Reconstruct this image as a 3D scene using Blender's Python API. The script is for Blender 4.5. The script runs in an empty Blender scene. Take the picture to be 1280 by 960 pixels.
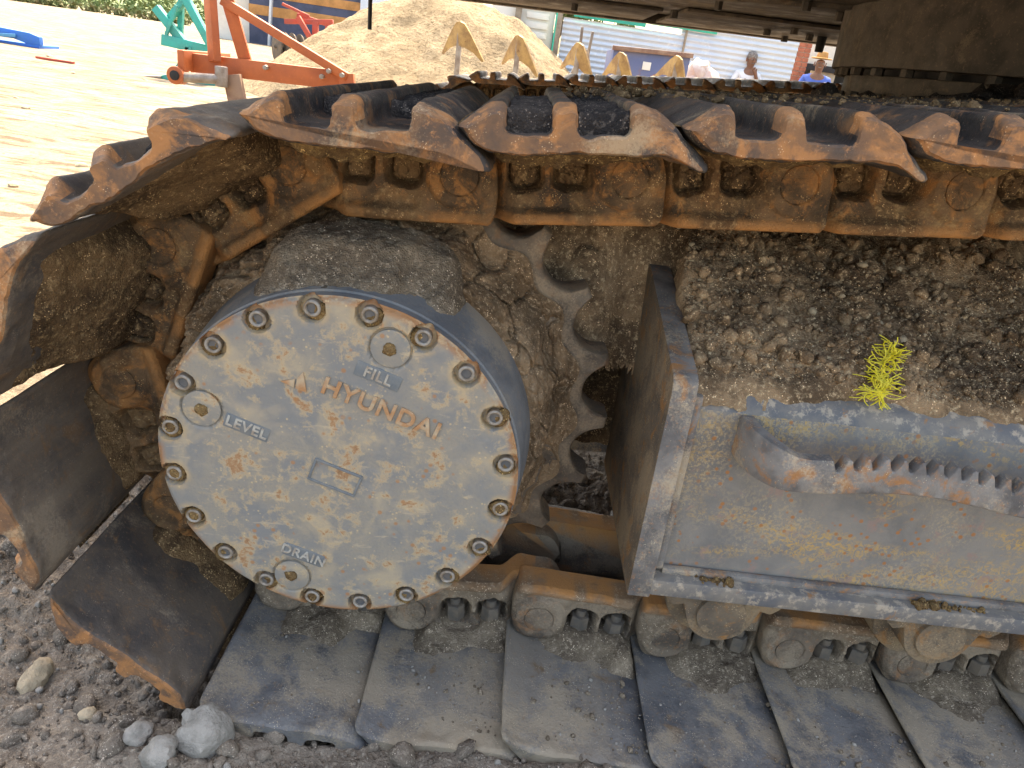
import bpy, bmesh, math, random
import numpy as np
from mathutils import Matrix, Vector
random.seed(7); RNG = np.random.default_rng(7)
S = bpy.context.scene
C = S.collection
PI = math.pi
# ---------------------------------------------------------------- camera, sky, sun, exposure
FPX, CAM = 901.5, Vector((.15113, -.64678, .84503))
RIGHT = Vector((.9902891, .02886847, .13599308)); UP = Vector((-.1360105, .40372608, .90471343)); FWD = Vector((.02878626, .91442433, -.40373195))
cd = bpy.data.cameras.new('camera'); cam = bpy.data.objects.new('camera', cd); C.objects.link(cam)
cd.sensor_width = 36; cd.lens = FPX / 1280 * 36; cd.clip_start = .02; cd.clip_end = 2000
cam.matrix_world = Matrix(((RIGHT.x, UP.x, -FWD.x, CAM.x), (RIGHT.y, UP.y, -FWD.y, CAM.y), (RIGHT.z, UP.z, -FWD.z, CAM.z), (0, 0, 0, 1)))
S.camera = cam
SUN_EL, SUN_AZ = math.radians(60), math.radians(4)      # azimuth clockwise from +Y
w = bpy.data.worlds.new('World'); S.world = w; w.use_nodes = True
nt = w.node_tree; nt.nodes.clear()
sky = nt.nodes.new('ShaderNodeTexSky'); sky.sky_type = 'NISHITA'; sky.sun_disc = False
sky.sun_elevation = SUN_EL; sky.sun_rotation = SUN_AZ; sky.dust_density = 5; sky.air_density = 1.0; sky.ozone_density = .6
bg = nt.nodes.new('ShaderNodeBackground'); bg.inputs['Strength'].default_value = .15
wo = nt.nodes.new('ShaderNodeOutputWorld'); nt.links.new(sky.outputs[0], bg.inputs[0]); nt.links.new(bg.outputs[0], wo.inputs[0])
sd = bpy.data.lights.new('sun', 'SUN'); sd.energy = 2.5; sd.angle = math.radians(.55); sd.color = (1, .94, .85)
sun = bpy.data.objects.new('sun', sd); C.objects.link(sun)
sdir = Vector((math.sin(SUN_AZ) * math.cos(SUN_EL), math.cos(SUN_AZ) * math.cos(SUN_EL), math.sin(SUN_EL)))
sun.rotation_euler = (-sdir).to_track_quat('-Z', 'Y').to_euler(); sun.location = (0, 0, 8)
vs = S.view_settings; vs.view_transform = 'Standard'; vs.look = 'None'; vs.gamma = 1; vs.use_curve_mapping = False; vs.exposure = 2.42
vs.use_white_balance = True; vs.white_balance_temperature = 7900; vs.white_balance_tint = 8

# ---------------------------------------------------------------- noise (numpy)
def _h(i, j, k, s):
    n = (i * 374761393 + j * 668265263 + k * 2147483647 + s * 1274126177) & 0xffffffff
    n = ((n ^ (n >> 13)) * 1274126177) & 0xffffffff
    n = ((n ^ (n >> 16)) * 2246822519) & 0xffffffff
    return (n ^ (n >> 15)) & 0xffffffff
def hf(i, j, k, s): return _h(i, j, k, s) / 4294967295.0
def vnoise(p, s=0):
    i = np.floor(p).astype(np.int64); f = p - i; u = f * f * f * (f * (f * 6 - 15) + 10); r = 0
    for a in (0, 1):
        for b in (0, 1):
            for c in (0, 1):
                r = r + hf(i[:, 0] + a, i[:, 1] + b, i[:, 2] + c, s) * (u[:, 0] if a else 1 - u[:, 0]) * (u[:, 1] if b else 1 - u[:, 1]) * (u[:, 2] if c else 1 - u[:, 2])
    return r * 2 - 1
def fbm(p, sc, oc=5, s=0, g=.5):
    p = np.asarray(p, float) * sc; a = 1; r = 0; t = 0
    for o in range(oc):
        r = r + a * vnoise(p + o * 17.3, s + o); t += a; a *= g; p = p * 2.03
    return r / t
def worley(p, sc, s=0):
    p = np.asarray(p, float) * sc; i = np.floor(p).astype(np.int64); F1 = np.full(len(p), 9.); F2 = F1.copy(); I = np.zeros(len(p))
    for a in (-1, 0, 1):
        for b in (-1, 0, 1):
            for c in (-1, 0, 1):
                q = i + np.array([a, b, c])
                o = np.stack([hf(q[:, 0], q[:, 1], q[:, 2], s + m) for m in (1, 2, 3)], 1)
                d = np.linalg.norm(q + o - p, axis=1); idv = hf(q[:, 0], q[:, 1], q[:, 2], s + 9)
                c1 = d < F1; F2 = np.where(c1, F1, np.minimum(F2, d)); I = np.where(c1, idv, I); F1 = np.where(c1, d, F1)
    return F1, F2, I
def sstep(a, b, x): t = np.clip((x - a) / (b - a), 0, 1); return t * t * (3 - 2 * t)
def clods(p, sc, s=0):                     # rounded lumps with dark joints, 0..1
    q = np.asarray(p) + .25 / sc * np.stack([fbm(p, sc * 1.1, 2, s + 40), fbm(p, sc * 1.1, 2, s + 41), fbm(p, sc * 1.1, 2, s + 42)], 1)
    F1, F2, I = worley(q, sc, s)
    return np.sqrt(np.clip(F2 - F1, 0, 1)) * (.35 + .65 * I)
def crack(p, sc, s=0, wd=.05):             # 1 in the crack
    q = np.asarray(p) + .22 / sc * np.stack([fbm(p, sc * 2, 3, s + 50), fbm(p, sc * 2, 3, s + 51), fbm(p, sc * 2, 3, s + 52)], 1)
    F1, F2, I = worley(q, sc, s)
    return 1 - sstep(0, wd, F2 - F1)

# ---------------------------------------------------------------- materials
class NT:
    def __init__(s, name):
        s.m = bpy.data.materials.new(name); s.m.use_nodes = True; s.t = s.m.node_tree; s.t.nodes.clear()
        s.out = s.n('ShaderNodeOutputMaterial'); s.b = s.n('ShaderNodeBsdfPrincipled'); s.l(s.b.outputs[0], s.out.inputs[0])
        s.pos = s.n('ShaderNodeNewGeometry').outputs['Position']
    def n(s, k): return s.t.nodes.new(k)
    def l(s, a, b): s.t.links.new(a, b)
    def noise(s, sc, det=4, rough=.55, dist=0, vec=None):
        n = s.n('ShaderNodeTexNoise'); n.inputs['Scale'].default_value = sc; n.inputs['Detail'].default_value = det
        n.inputs['Roughness'].default_value = rough; n.inputs['Distortion'].default_value = dist; s.l(vec or s.pos, n.inputs['Vector']); return n.outputs['Fac']
    def vor(s, sc, vec=None, feat='F1'):
        n = s.n('ShaderNodeTexVoronoi'); n.inputs['Scale'].default_value = sc; n.feature = feat; s.l(vec or s.pos, n.inputs['Vector']); return n.outputs
    def ramp(s, f, a, b, lo=0., hi=1.):
        n = s.n('ShaderNodeMapRange'); n.interpolation_type = 'SMOOTHSTEP'; n.inputs[1].default_value = a; n.inputs[2].default_value = b
        n.inputs[3].default_value = lo; n.inputs[4].default_value = hi; s.l(f, n.inputs[0]); return n.outputs[0]
    def mix(s, f, a, b):
        n = s.n('ShaderNodeMix'); n.data_type = 'RGBA'
        for sk, v in ((n.inputs[0], f), (n.inputs[6], a), (n.inputs[7], b)):
            if isinstance(v, (tuple, list)): sk.default_value = (*v[:3], 1)
            elif isinstance(v, (int, float)): sk.default_value = v
            else: s.l(v, sk)
        return n.outputs[2]
    def math(s, op, a, b=0.):
        n = s.n('ShaderNodeMath'); n.operation = op
        for sk, v in zip(n.inputs, (a, b)):
            if isinstance(v, (int, float)): sk.default_value = v
            else: s.l(v, sk)
        return n.outputs[0]
    def stretch(s, v):
        n = s.n('ShaderNodeMapping'); n.inputs['Scale'].default_value = v; s.l(s.pos, n.inputs['Vector']); return n.outputs[0]
    def attr(s, name):
        n = s.n('ShaderNodeAttribute'); n.attribute_name = name; return n.outputs['Fac']
    def bump(s, h, st, dist=.002, prev=None):
        n = s.n('ShaderNodeBump'); n.inputs['Strength'].default_value = st; n.inputs['Distance'].default_value = dist
        s.l(h, n.inputs['Height'])
        if prev: s.l(prev, n.inputs['Normal'])
        return n.outputs[0]
    def done(s, col, rough=.8, nor=None, metal=0., spec=.35):
        for k, v in (('Base Color', col), ('Roughness', rough), ('Metallic', metal)):
            sk = s.b.inputs[k]
            if isinstance(v, tuple): sk.default_value = (*v[:3], 1)
            elif isinstance(v, (int, float)): sk.default_value = v
            else: s.l(v, sk)
        s.b.inputs['Specular IOR Level'].default_value = spec
        if nor is not None: s.l(nor, s.b.inputs['Normal'])
        return s.m
MUD_BROWN = ((.205, .128, .066), (.075, .047, .027), (.40, .275, .145))
MUD_GREY = ((.265, .208, .148), (.14, .108, .078), (.43, .35, .26))
def mudcol(t, tri, sc=1.):
    c = t.mix(t.ramp(t.noise(11 * sc, 6, .68), .38, .60), tri[0], tri[1])
    c = t.mix(t.ramp(t.noise(160 * sc, 4, .7), .5, .72), c, tri[2])
    v = t.vor(330 * sc)
    return t.mix(t.math('MULTIPLY', t.ramp(v['Distance'], .30, .16), t.ramp(t.noise(90 * sc, 2), .52, .6)), c, tuple(x * 1.9 for x in tri[2]))
def mudbump(t, st=.8, prev=None):
    h = t.math('ADD', t.noise(220, 5, .7), t.math('MULTIPLY', t.vor(500)['Distance'], .5))
    return t.bump(h, st, .004, prev)
def mat_mud(name, tri, bump=.9):
    t = NT(name); return t.done(mudcol(t, tri), .95, mudbump(t, bump), 0, .15)
def mat_steel(name, base, dark, rust, rustamt, dust, dustamt, mud=None, rough=.62, spk=.4, metal=.0, streak=None, bump=.35):
    t = NT(name)
    c = t.mix(t.ramp(t.noise(18, 5, .6, .3), .38, .66), base, dark)
    if streak: c = t.mix(t.math('MULTIPLY', t.ramp(t.noise(9, 6, .65, .2, t.stretch(streak)), .47, .64), .75), c, tuple(x * .5 + y * .5 for x, y in zip(base, dust)))
    rn = t.noise(26, 6, .68, .6)
    c = t.mix(t.ramp(rn, 1 - rustamt - .06, 1 - rustamt + .09), c, rust)
    c = t.mix(t.math('MULTIPLY', t.ramp(t.noise(150, 3, .7), .55, .75), .6), c, tuple(x * 1.5 for x in rust))
    dn = t.math('ADD', t.math('MULTIPLY', t.noise(11, 5, .62, .4), .75), t.math('MULTIPLY', t.noise(330, 3, .7), .25))
    df = t.ramp(dn, 1 - dustamt - .05, 1 - dustamt + .08)
    c = t.mix(t.math('MULTIPLY', df, .8), c, dust)
    v = t.vor(380)
    sp = t.math('MULTIPLY', t.ramp(v['Distance'], .26, .14), t.ramp(t.noise(60, 2), .62 - .14 * spk, .7 - .1 * spk))
    c = t.mix(t.math('MULTIPLY', sp, spk * 1.4), c, tuple(min(.7, x * 1.7) for x in dust))
    r = t.ramp(dn, .3, .7, rough - .12, .92)
    nb = t.bump(t.math('ADD', t.noise(240, 4, .7), t.math('MULTIPLY', t.noise(40, 4, .6), 1.2)), bump, .003)
    if mud:
        c = t.mix(t.math('MULTIPLY', t.attr('rail'), t.ramp(t.noise(35, 4), .3, .55, .35, 1.)), c, (.46, .215, .075))
        a = t.attr('mud'); c = t.mix(a, c, mudcol(t, mud)); r2 = t.n('ShaderNodeMix'); t.l(a, r2.inputs[0]); t.l(r, r2.inputs[2]); r2.inputs[3].default_value = .96; r = r2.outputs[0]
        nb = mudbump(t, .5, nb)
    return t.done(c, r, nb, metal, .3)
RUST = (.30, .135, .05)
MM = {}
MM['link_top'] = mat_steel('rusty_link', (.175, .105, .055), (.055, .038, .025), (.33, .155, .055), .46, (.36, .245, .12), .42, MUD_BROWN, .72, .7)
MM['link_low'] = mat_steel('dusty_link', (.19, .148, .11), (.085, .068, .054), (.28, .14, .065), .40, (.32, .255, .185), .50, MUD_GREY, .75, .5)
MM['shoe_top'] = mat_steel('dark_shoe', (.055, .047, .042), (.02, .019, .02), (.19, .095, .045), .42, (.24, .185, .125), .42, None, .55, .5)
MM['shoe_edge'] = mat_steel('rusty_shoe_edge', (.225, .118, .06), (.085, .062, .05), (.36, .165, .065), .48, (.40, .285, .175), .42, None, .7, .5)
MM['shoe_wrap'] = mat_steel('brown_shoe', (.115, .09, .07), (.062, .055, .052), (.17, .10, .055), .40, (.25, .195, .14), .42, None, .5, .4, 0, (1, .12, 1))
MM['shoe_low'] = mat_steel('grey_worn_shoe', (.165, .162, .16), (.088, .09, .097), (.18, .12, .072), .38, (.34, .275, .195), .51, None, .42, .8, .0, (1, .14, 1), .6)
MM['frame'] = mat_steel('worn_frame_plate', (.23, .215, .20), (.105, .10, .10), (.34, .165, .07), .42, (.46, .37, .26), .47, None, .6, .5)
MM['sprocket'] = mat_steel('worn_sprocket', (.20, .155, .115), (.085, .068, .054), (.22, .13, .075), .42, (.36, .265, .175), .47, None, .5, .5, .0, None, .8)
MM['belly'] = mat_steel('greasy_belly_plate', (.115, .096, .077), (.055, .048, .042), (.15, .10, .065), .40, (.25, .205, .155), .44, None, .5, .2, 0, (.15, 1, 1))
MM['ring'] = mat_steel('oily_ring', (.095, .082, .069), (.055, .049, .043), (.14, .105, .075), .34, (.20, .165, .125), .42, None, .6, .25)
MM['roller'] = mat_steel('dusty_roller', (.20, .155, .11), (.13, .105, .08), (.32, .16, .06), .42, (.34, .25, .155), .50, None, .8, .8, 0, None, .9)
MM['mud_brown'] = mat_mud('brown_mud', MUD_BROWN)
MM['mud_ochre'] = mat_mud('ochre_crust', ((.24, .155, .07), (.13, .08, .04), (.42, .29, .13)))
MM['mud_grey'] = mat_mud('grey_dirt', MUD_GREY)
MM['mud_dark'] = mat_mud('dark_clay', ((.05, .042, .038), (.022, .02, .02), (.12, .10, .085)))
MM['mud_hub'] = mat_mud('hub_mud', ((.37, .25, .15), (.18, .118, .07), (.54, .39, .25)), .9)
MM['mud_heap'] = mat_mud('heap_mud', ((.40, .27, .16), (.13, .086, .053), (.64, .48, .30)))
def m_frame_side():
    t = NT('frame_side_paint')
    c = t.mix(t.ramp(t.noise(10, 5, .6, .3), .36, .66), (.245, .225, .20), (.155, .15, .145))
    sx = t.noise(7, 6, .7, .5, t.stretch((.5, 1, 1.5)))
    fine = t.noise(120, 4, .75, 1.2)
    yel = t.math('MULTIPLY', t.ramp(sx, .42, .60), t.ramp(fine, .45, .61))
    c = t.mix(t.math('MULTIPLY', yel, .9), c, (.52, .32, .10))
    tan = t.math('MULTIPLY', t.ramp(t.noise(9, 4), .42, .62), t.ramp(t.noise(260, 3, .7), .47, .63))
    c = t.mix(t.math('MULTIPLY', tan, .7), c, (.44, .34, .21))
    sp = t.math('MULTIPLY', t.ramp(t.math('ADD', t.vor(85)['Distance'], t.math('MULTIPLY', t.noise(120, 3), .25)), .42, .28), t.ramp(t.noise(13, 2), .46, .56))
    c = t.mix(t.math('MULTIPLY', sp, .85), c, (.38, .15, .045))
    c = t.mix(t.math('MULTIPLY', t.ramp(t.noise(30, 5, .7), .58, .68), .7), c, (.30, .20, .17))
    return t.done(c, .68, t.bump(t.math('ADD', t.noise(200, 4, .7), t.noise(30, 4)), .3, .003), 0, .35)
MM['frame_side'] = m_frame_side()
def m_bluish():
    t = NT('sky_tinted_worn_steel')
    c = t.mix(t.ramp(t.noise(22, 5, .65), .36, .64), (.135, .137, .145), (.235, .21, .18))
    c = t.mix(t.ramp(t.noise(60, 5, .7), .50, .62), c, (.40, .34, .27))
    c = t.mix(t.ramp(t.noise(33, 5, .7, .5), .60, .70), c, (.33, .18, .09))
    return t.done(c, .6, t.bump(t.noise(180, 4, .7), .35, .003), .1, .4)
MM['bluish'] = m_bluish()
def m_cover():
    t = NT('weathered_cover')
    n1 = t.noise(16, 5, .6, .4)
    c = t.mix(t.ramp(n1, .36, .62), (.205, .208, .205), (.275, .25, .208))
    c = t.mix(t.math('MULTIPLY', t.ramp(t.noise(300, 3, .7), .45, .7), .5), c, (.205, .205, .20))
    c = t.mix(t.math('MULTIPLY', t.ramp(t.noise(13, 4, .6, .5), .5, .68), .6), c, (.46, .37, .245))
    c = t.mix(t.math('MULTIPLY', t.attr('bolt_dirt'), t.ramp(t.noise(70, 5, .7), .35, .6)), c, (.42, .31, .18))
    c = t.mix(t.math('MULTIPLY', t.attr('rim'), t.ramp(t.noise(24, 5, .7), .38, .56)), c, (.34, .165, .07))
    r = t.noise(40, 8, .72, .25)
    gate = t.ramp(t.noise(8.5, 3), .34, .60)
    rr = t.math('ADD', r, t.math('MULTIPLY', t.math('SUBTRACT', gate, 1.), .075))
    c = t.mix(t.math('MULTIPLY', t.ramp(rr, .47, .58), .75), c, (.47, .36, .22))
    c = t.mix(t.math('MULTIPLY', t.ramp(rr, .56, .62), .85), c, (.33, .175, .085))
    c = t.mix(t.math('MULTIPLY', t.ramp(rr, .62, .69), .8), c, (.21, .115, .06))
    v = t.vor(70)
    dots = t.math('MULTIPLY', t.ramp(v['Distance'], .26, .12), t.ramp(t.noise(21, 2), .50, .58))
    c = t.mix(t.math('MULTIPLY', dots, .8), c, (.36, .18, .08))
    v = t.vor(150)
    dots = t.math('MULTIPLY', t.ramp(v['Distance'], .26, .12), t.ramp(t.noise(31, 2), .52, .6))
    c = t.mix(t.math('MULTIPLY', dots, .8), c, (.52, .40, .24))
    sc = t.noise(14, 4, .7, .3, t.stretch((1.3, 1, 5)))
    c = t.mix(t.math('MULTIPLY', t.ramp(sc, .60, .68), .5), c, (.48, .39, .27))
    return t.done(c, .7, t.bump(t.math('ADD', t.math('MULTIPLY', rr, 1.5), t.noise(260, 4, .7)), .3, .002), 0, .35)
MM['cover'] = m_cover()
def simple(name, col, col2=None, sc=8, rough=.7, bump=.2, bsc=None, spec=.35, metal=0, rust=None):
    t = NT(name); c2 = col2 or tuple(x * .72 for x in col)
    c = t.mix(t.ramp(t.noise(sc, 5, .6, .2), .36, .66), col, c2)
    if rust: c = t.mix(t.ramp(t.noise(sc * 2.2, 5, .65, .4), rust[0], rust[0] + .08), c, rust[1])
    c = t.mix(t.math('MULTIPLY', t.ramp(t.noise(sc * 9, 3, .7), .55, .75), .35), c, tuple(min(.85, x * 1.4) for x in col))
    return t.done(c, rough, t.bump(t.noise((bsc or sc * 12), 4, .65), bump, .01), metal, spec)
MM['letter'] = simple('rusty_letter', (.40, .21, .10), (.44, .35, .24), 60, .75)
MM['letter2'] = simple('pale_letter', (.42, .41, .37), (.30, .25, .2), 80, .75)
MM['plate'] = simple('blue_grey_plate', (.145, .165, .18), (.19, .20, .20), 60, .65)
MM['drum'] = mat_steel('blue_grey_drum', (.18, .185, .19), (.125, .132, .142), (.19, .135, .09), .30, (.32, .27, .21), .46, None, .6, .3, 0, (1, .25, 1))
MM['bolt'] = simple('worn_bolt', (.36, .33, .29), (.22, .17, .12), 90, .55, .2, None, .5, .3)
MM['socket'] = simple('bolt_socket', (.10, .105, .115), (.14, .13, .12), 90, .6)
MM['pin'] = MM['link_top']
MM['nut'] = simple('dirty_nut', (.10, .09, .08), (.16, .13, .10), 60, .6)
MM['rubber'] = simple('black_hose', (.02, .02, .022), None, 20, .6)
MM['orange'] = simple('orange_paint', (.46, .125, .04), (.36, .095, .035), 5, .55, .1, None, .4, 0, (.66, (.28, .12, .06)))
MM['orange_dull'] = simple('brown_rust_and_shade', (.20, .11, .08), (.30, .2, .14), 8, .7)  # brown paints the shade on the plough leg; rust on the skip rim
MM['grey_steel'] = simple('bare_steel', (.30, .27, .24), (.2, .16, .13), 14, .5, .2, None, .5, .3)
MM['teal'] = simple('teal_paint', (.03, .38, .33), (.05, .30, .26), 5, .5)
MM['blue'] = simple('blue_paint', (.015, .13, .55), (.03, .16, .48), 4, .5)
MM['lightblue'] = simple('light_blue_paint', (.10, .35, .62), None, 4, .5)
MM['sweep'] = simple('tan_sweep', (.50, .34, .14), (.30, .19, .09), 14, .6, .2, None, .4, 0, (.62, (.22, .12, .06)))
MM['shank'] = simple('pale_shank', (.40, .36, .31), (.26, .21, .17), 14, .6)
MM['galv'] = simple('galvanised_sheet', (.58, .62, .66), (.50, .56, .63), 1.2, .45, .05, None, .5, .2, (.70, (.42, .30, .2)))
MM['greenboard'] = simple('green_board', (.02, .42, .30), (.03, .34, .26), 3, .6)
MM['wood'] = simple('grey_wood', (.33, .27, .20), (.22, .17, .12), 8, .8)
MM['rustblue'] = simple('rusty_blue_plate', (.11, .14, .27), (.16, .17, .26), 3, .6, .1, None, .4, 0, (.58, (.26, .12, .08)))
MM['sack'] = simple('pale_rubble', (.68, .60, .55), (.60, .42, .36), 5, .85, .3)
MM['brick'] = simple('red_brick', (.38, .13, .075), (.30, .10, .06), 9, .85, .3)
MM['mortar'] = simple('mortar', (.42, .35, .29), None, 9, .9)
MM['whitewall'] = simple('white_wall', (.76, .74, .68), (.66, .62, .54), 1.5, .85)
MM['beige'] = simple('beige_wall', (.50, .42, .32), None, 2, .85)
MM['darkgap'] = simple('dark_gap_shade', (.035, .033, .035), None, 3, .8)  # near-black colour stands in for shade inside the outbuilding's opening
MM['navy'] = simple('navy_wall', (.07, .085, .14), None, 2, .8)
MM['stripe'] = simple('orange_stripe', (.50, .25, .09), None, 2, .8)
MM['redpaint'] = simple('red_machine_paint', (.45, .075, .045), (.33, .07, .05), 3, .6)
MM['straw'] = simple('dusty_tyre', (.10, .085, .07), (.17, .13, .09), 6, .9)
MM['skin'] = simple('skin', (.24, .12, .075), None, 9, .6)
MM['cloth_w'] = simple('white_cloth', (.72, .73, .76), (.60, .62, .68), 6, .9)
MM['cloth_b'] = simple('blue_cloth', (.10, .17, .52), (.075, .13, .42), 6, .9)
MM['trouser'] = simple('dark_trousers', (.05, .055, .075), None, 6, .9)
MM['hat'] = simple('tan_hat', (.46, .27, .10), (.36, .19, .07), 12, .9)
MM['hair'] = simple('grey_hair', (.13, .11, .10), (.3, .28, .26), 40, .9)
MM['yellow'] = simple('yellow_string', (.72, .62, .03), (.80, .72, .10), 60, .6)
MM['bark'] = simple('bark', (.12, .085, .06), None, 9, .9)
MM['stone'] = simple('pale_stone', (.36, .33, .29), (.24, .22, .19), 40, .9, .6, 150)
MM['stone2'] = simple('tan_stone', (.47, .37, .25), (.36, .29, .2), 40, .9, .6, 150)
MM['crumb'] = mat_mud('soil_crumb', ((.27, .222, .175), (.165, .135, .108), (.41, .345, .275)))
MM['grain'] = simple('sand_grain', (.50, .42, .30), (.36, .29, .2), 300, .9)
def m_leaf(name, a, b):
    t = NT(name); c = t.mix(t.ramp(t.noise(3, 3), .35, .65), a, b); c = t.mix(t.ramp(t.noise(40, 2), .4, .7), c, tuple(x * .6 for x in a)); return t.done(c, .7)
MM['leaf'] = m_leaf('hazed_leaf_green', (.12, .19, .065), (.19, .24, .10))  # paled greens, distance haze mixed into the leaf colour
MM['leaf_far'] = m_leaf('dry_leaf', (.13, .17, .06), (.22, .18, .09))
def m_ground():
    t = NT('soil_and_sand')
    g = t.n('ShaderNodeSeparateXYZ'); t.l(t.pos, g.inputs[0])
    soil = t.mix(t.ramp(t.noise(12, 5, .6), .36, .66), (.275, .228, .18), (.17, .14, .112))
    soil = t.mix(t.ramp(t.noise(170, 4, .7), .5, .72), soil, (.42, .36, .285))
    v = t.vor(300); soil = t.mix(t.math('MULTIPLY', t.ramp(v['Distance'], .26, .14), t.ramp(t.noise(40, 2), .56, .64)), soil, (.55, .5, .43))
    sand = t.mix(t.ramp(t.noise(1.1, 6, .62, .5), .38, .64), (.285, .235, .175), (.225, .178, .125))
    sand = t.mix(t.math('MULTIPLY', t.ramp(t.noise(5, 5, .65, .3, t.stretch((.5, 2.0, 1))), .47, .62), .85), sand, (.095, .068, .044))
    sand = t.mix(t.math('MULTIPLY', t.ramp(t.noise(34, 5, .7), .50, .68), .7), sand, (.085, .062, .042))
    sand = t.mix(t.math('MULTIPLY', t.ramp(t.noise(1.6, 5, .65), .56, .70), .7), sand, (.36, .315, .25))
    d = t.math('ADD', g.outputs['Y'], t.math('MULTIPLY', g.outputs['X'], -.35))
    d = t.math('ADD', d, t.math('MULTIPLY', t.noise(3, 5, .6), .6))
    f = t.ramp(d, 1.15, 1.75)
    c = t.mix(f, soil, sand)
    nb = t.bump(t.math('ADD', t.noise(180, 5, .7), t.math('MULTIPLY', t.vor(380)['Distance'], .4)), .8, .004)
    nb = t.bump(t.noise(16, 6, .7), .55, .05, nb)
    return t.done(c, .95, nb, 0, .15)
MM['ground'] = m_ground()
def m_pile():
    t = NT('dry_sand')
    c = t.mix(t.ramp(t.noise(1.6, 6, .65, .4), .36, .66), (.33, .262, .175), (.25, .19, .12))
    c = t.mix(t.math('MULTIPLY', t.ramp(t.noise(26, 4, .7), .52, .66), .8), c, (.115, .08, .048))
    c = t.mix(t.math('MULTIPLY', t.ramp(t.noise(11, 5, .7), .54, .68), .8), c, (.38, .31, .21))
    return t.done(c, .95, t.bump(t.noise(14, 6, .75), .9, .09), 0, .15)
MM['pile'] = m_pile()

# ---------------------------------------------------------------- mesh helpers
def me(name, V, F, smooth=True, mats=None, fm=None):
    m = bpy.data.meshes.new(name); V = np.asarray(V, float)
    m.from_pydata(V.tolist(), [], [list(f) for f in F] if not isinstance(F, np.ndarray) else F.tolist()); m.update()
    for k in (mats or []): m.materials.append(MM[k])
    if fm is not None: m.polygons.foreach_set('material_index', np.asarray(fm, np.int32))
    if smooth: m.polygons.foreach_set('use_smooth', np.ones(len(m.polygons), bool))
    return m
def ob(name, mesh, parent=None, loc=(0, 0, 0), rot=(0, 0, 0), sc=(1, 1, 1)):
    o = bpy.data.objects.new(name, mesh); C.objects.link(o); o.parent = parent; o.location = loc; o.rotation_euler = rot; o.scale = sc; return o
def tag(o, label=None, cat=None, group=None, kind=None):
    for k, v in (('label', label), ('category', cat), ('group', group), ('kind', kind)):
        if v: o[k] = v
    return o
def empty(name, loc=(0, 0, 0), rot=(0, 0, 0)):
    o = ob(name, None, None, loc, rot); o.empty_display_size = .1; return o
def gridf(nu, nv, closed_u=False, off=0):
    i, j = np.meshgrid(np.arange(nu if closed_u else nu - 1), np.arange(nv - 1), indexing='ij'); i2 = (i + 1) % nu
    return (np.stack([i * nv + j, i2 * nv + j, i2 * nv + j + 1, i * nv + j + 1], -1).reshape(-1, 4) + off)
def attr(m, name, val):
    a = m.attributes.new(name, 'FLOAT', 'POINT'); a.data.foreach_set('value', np.asarray(val, np.float32))
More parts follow.
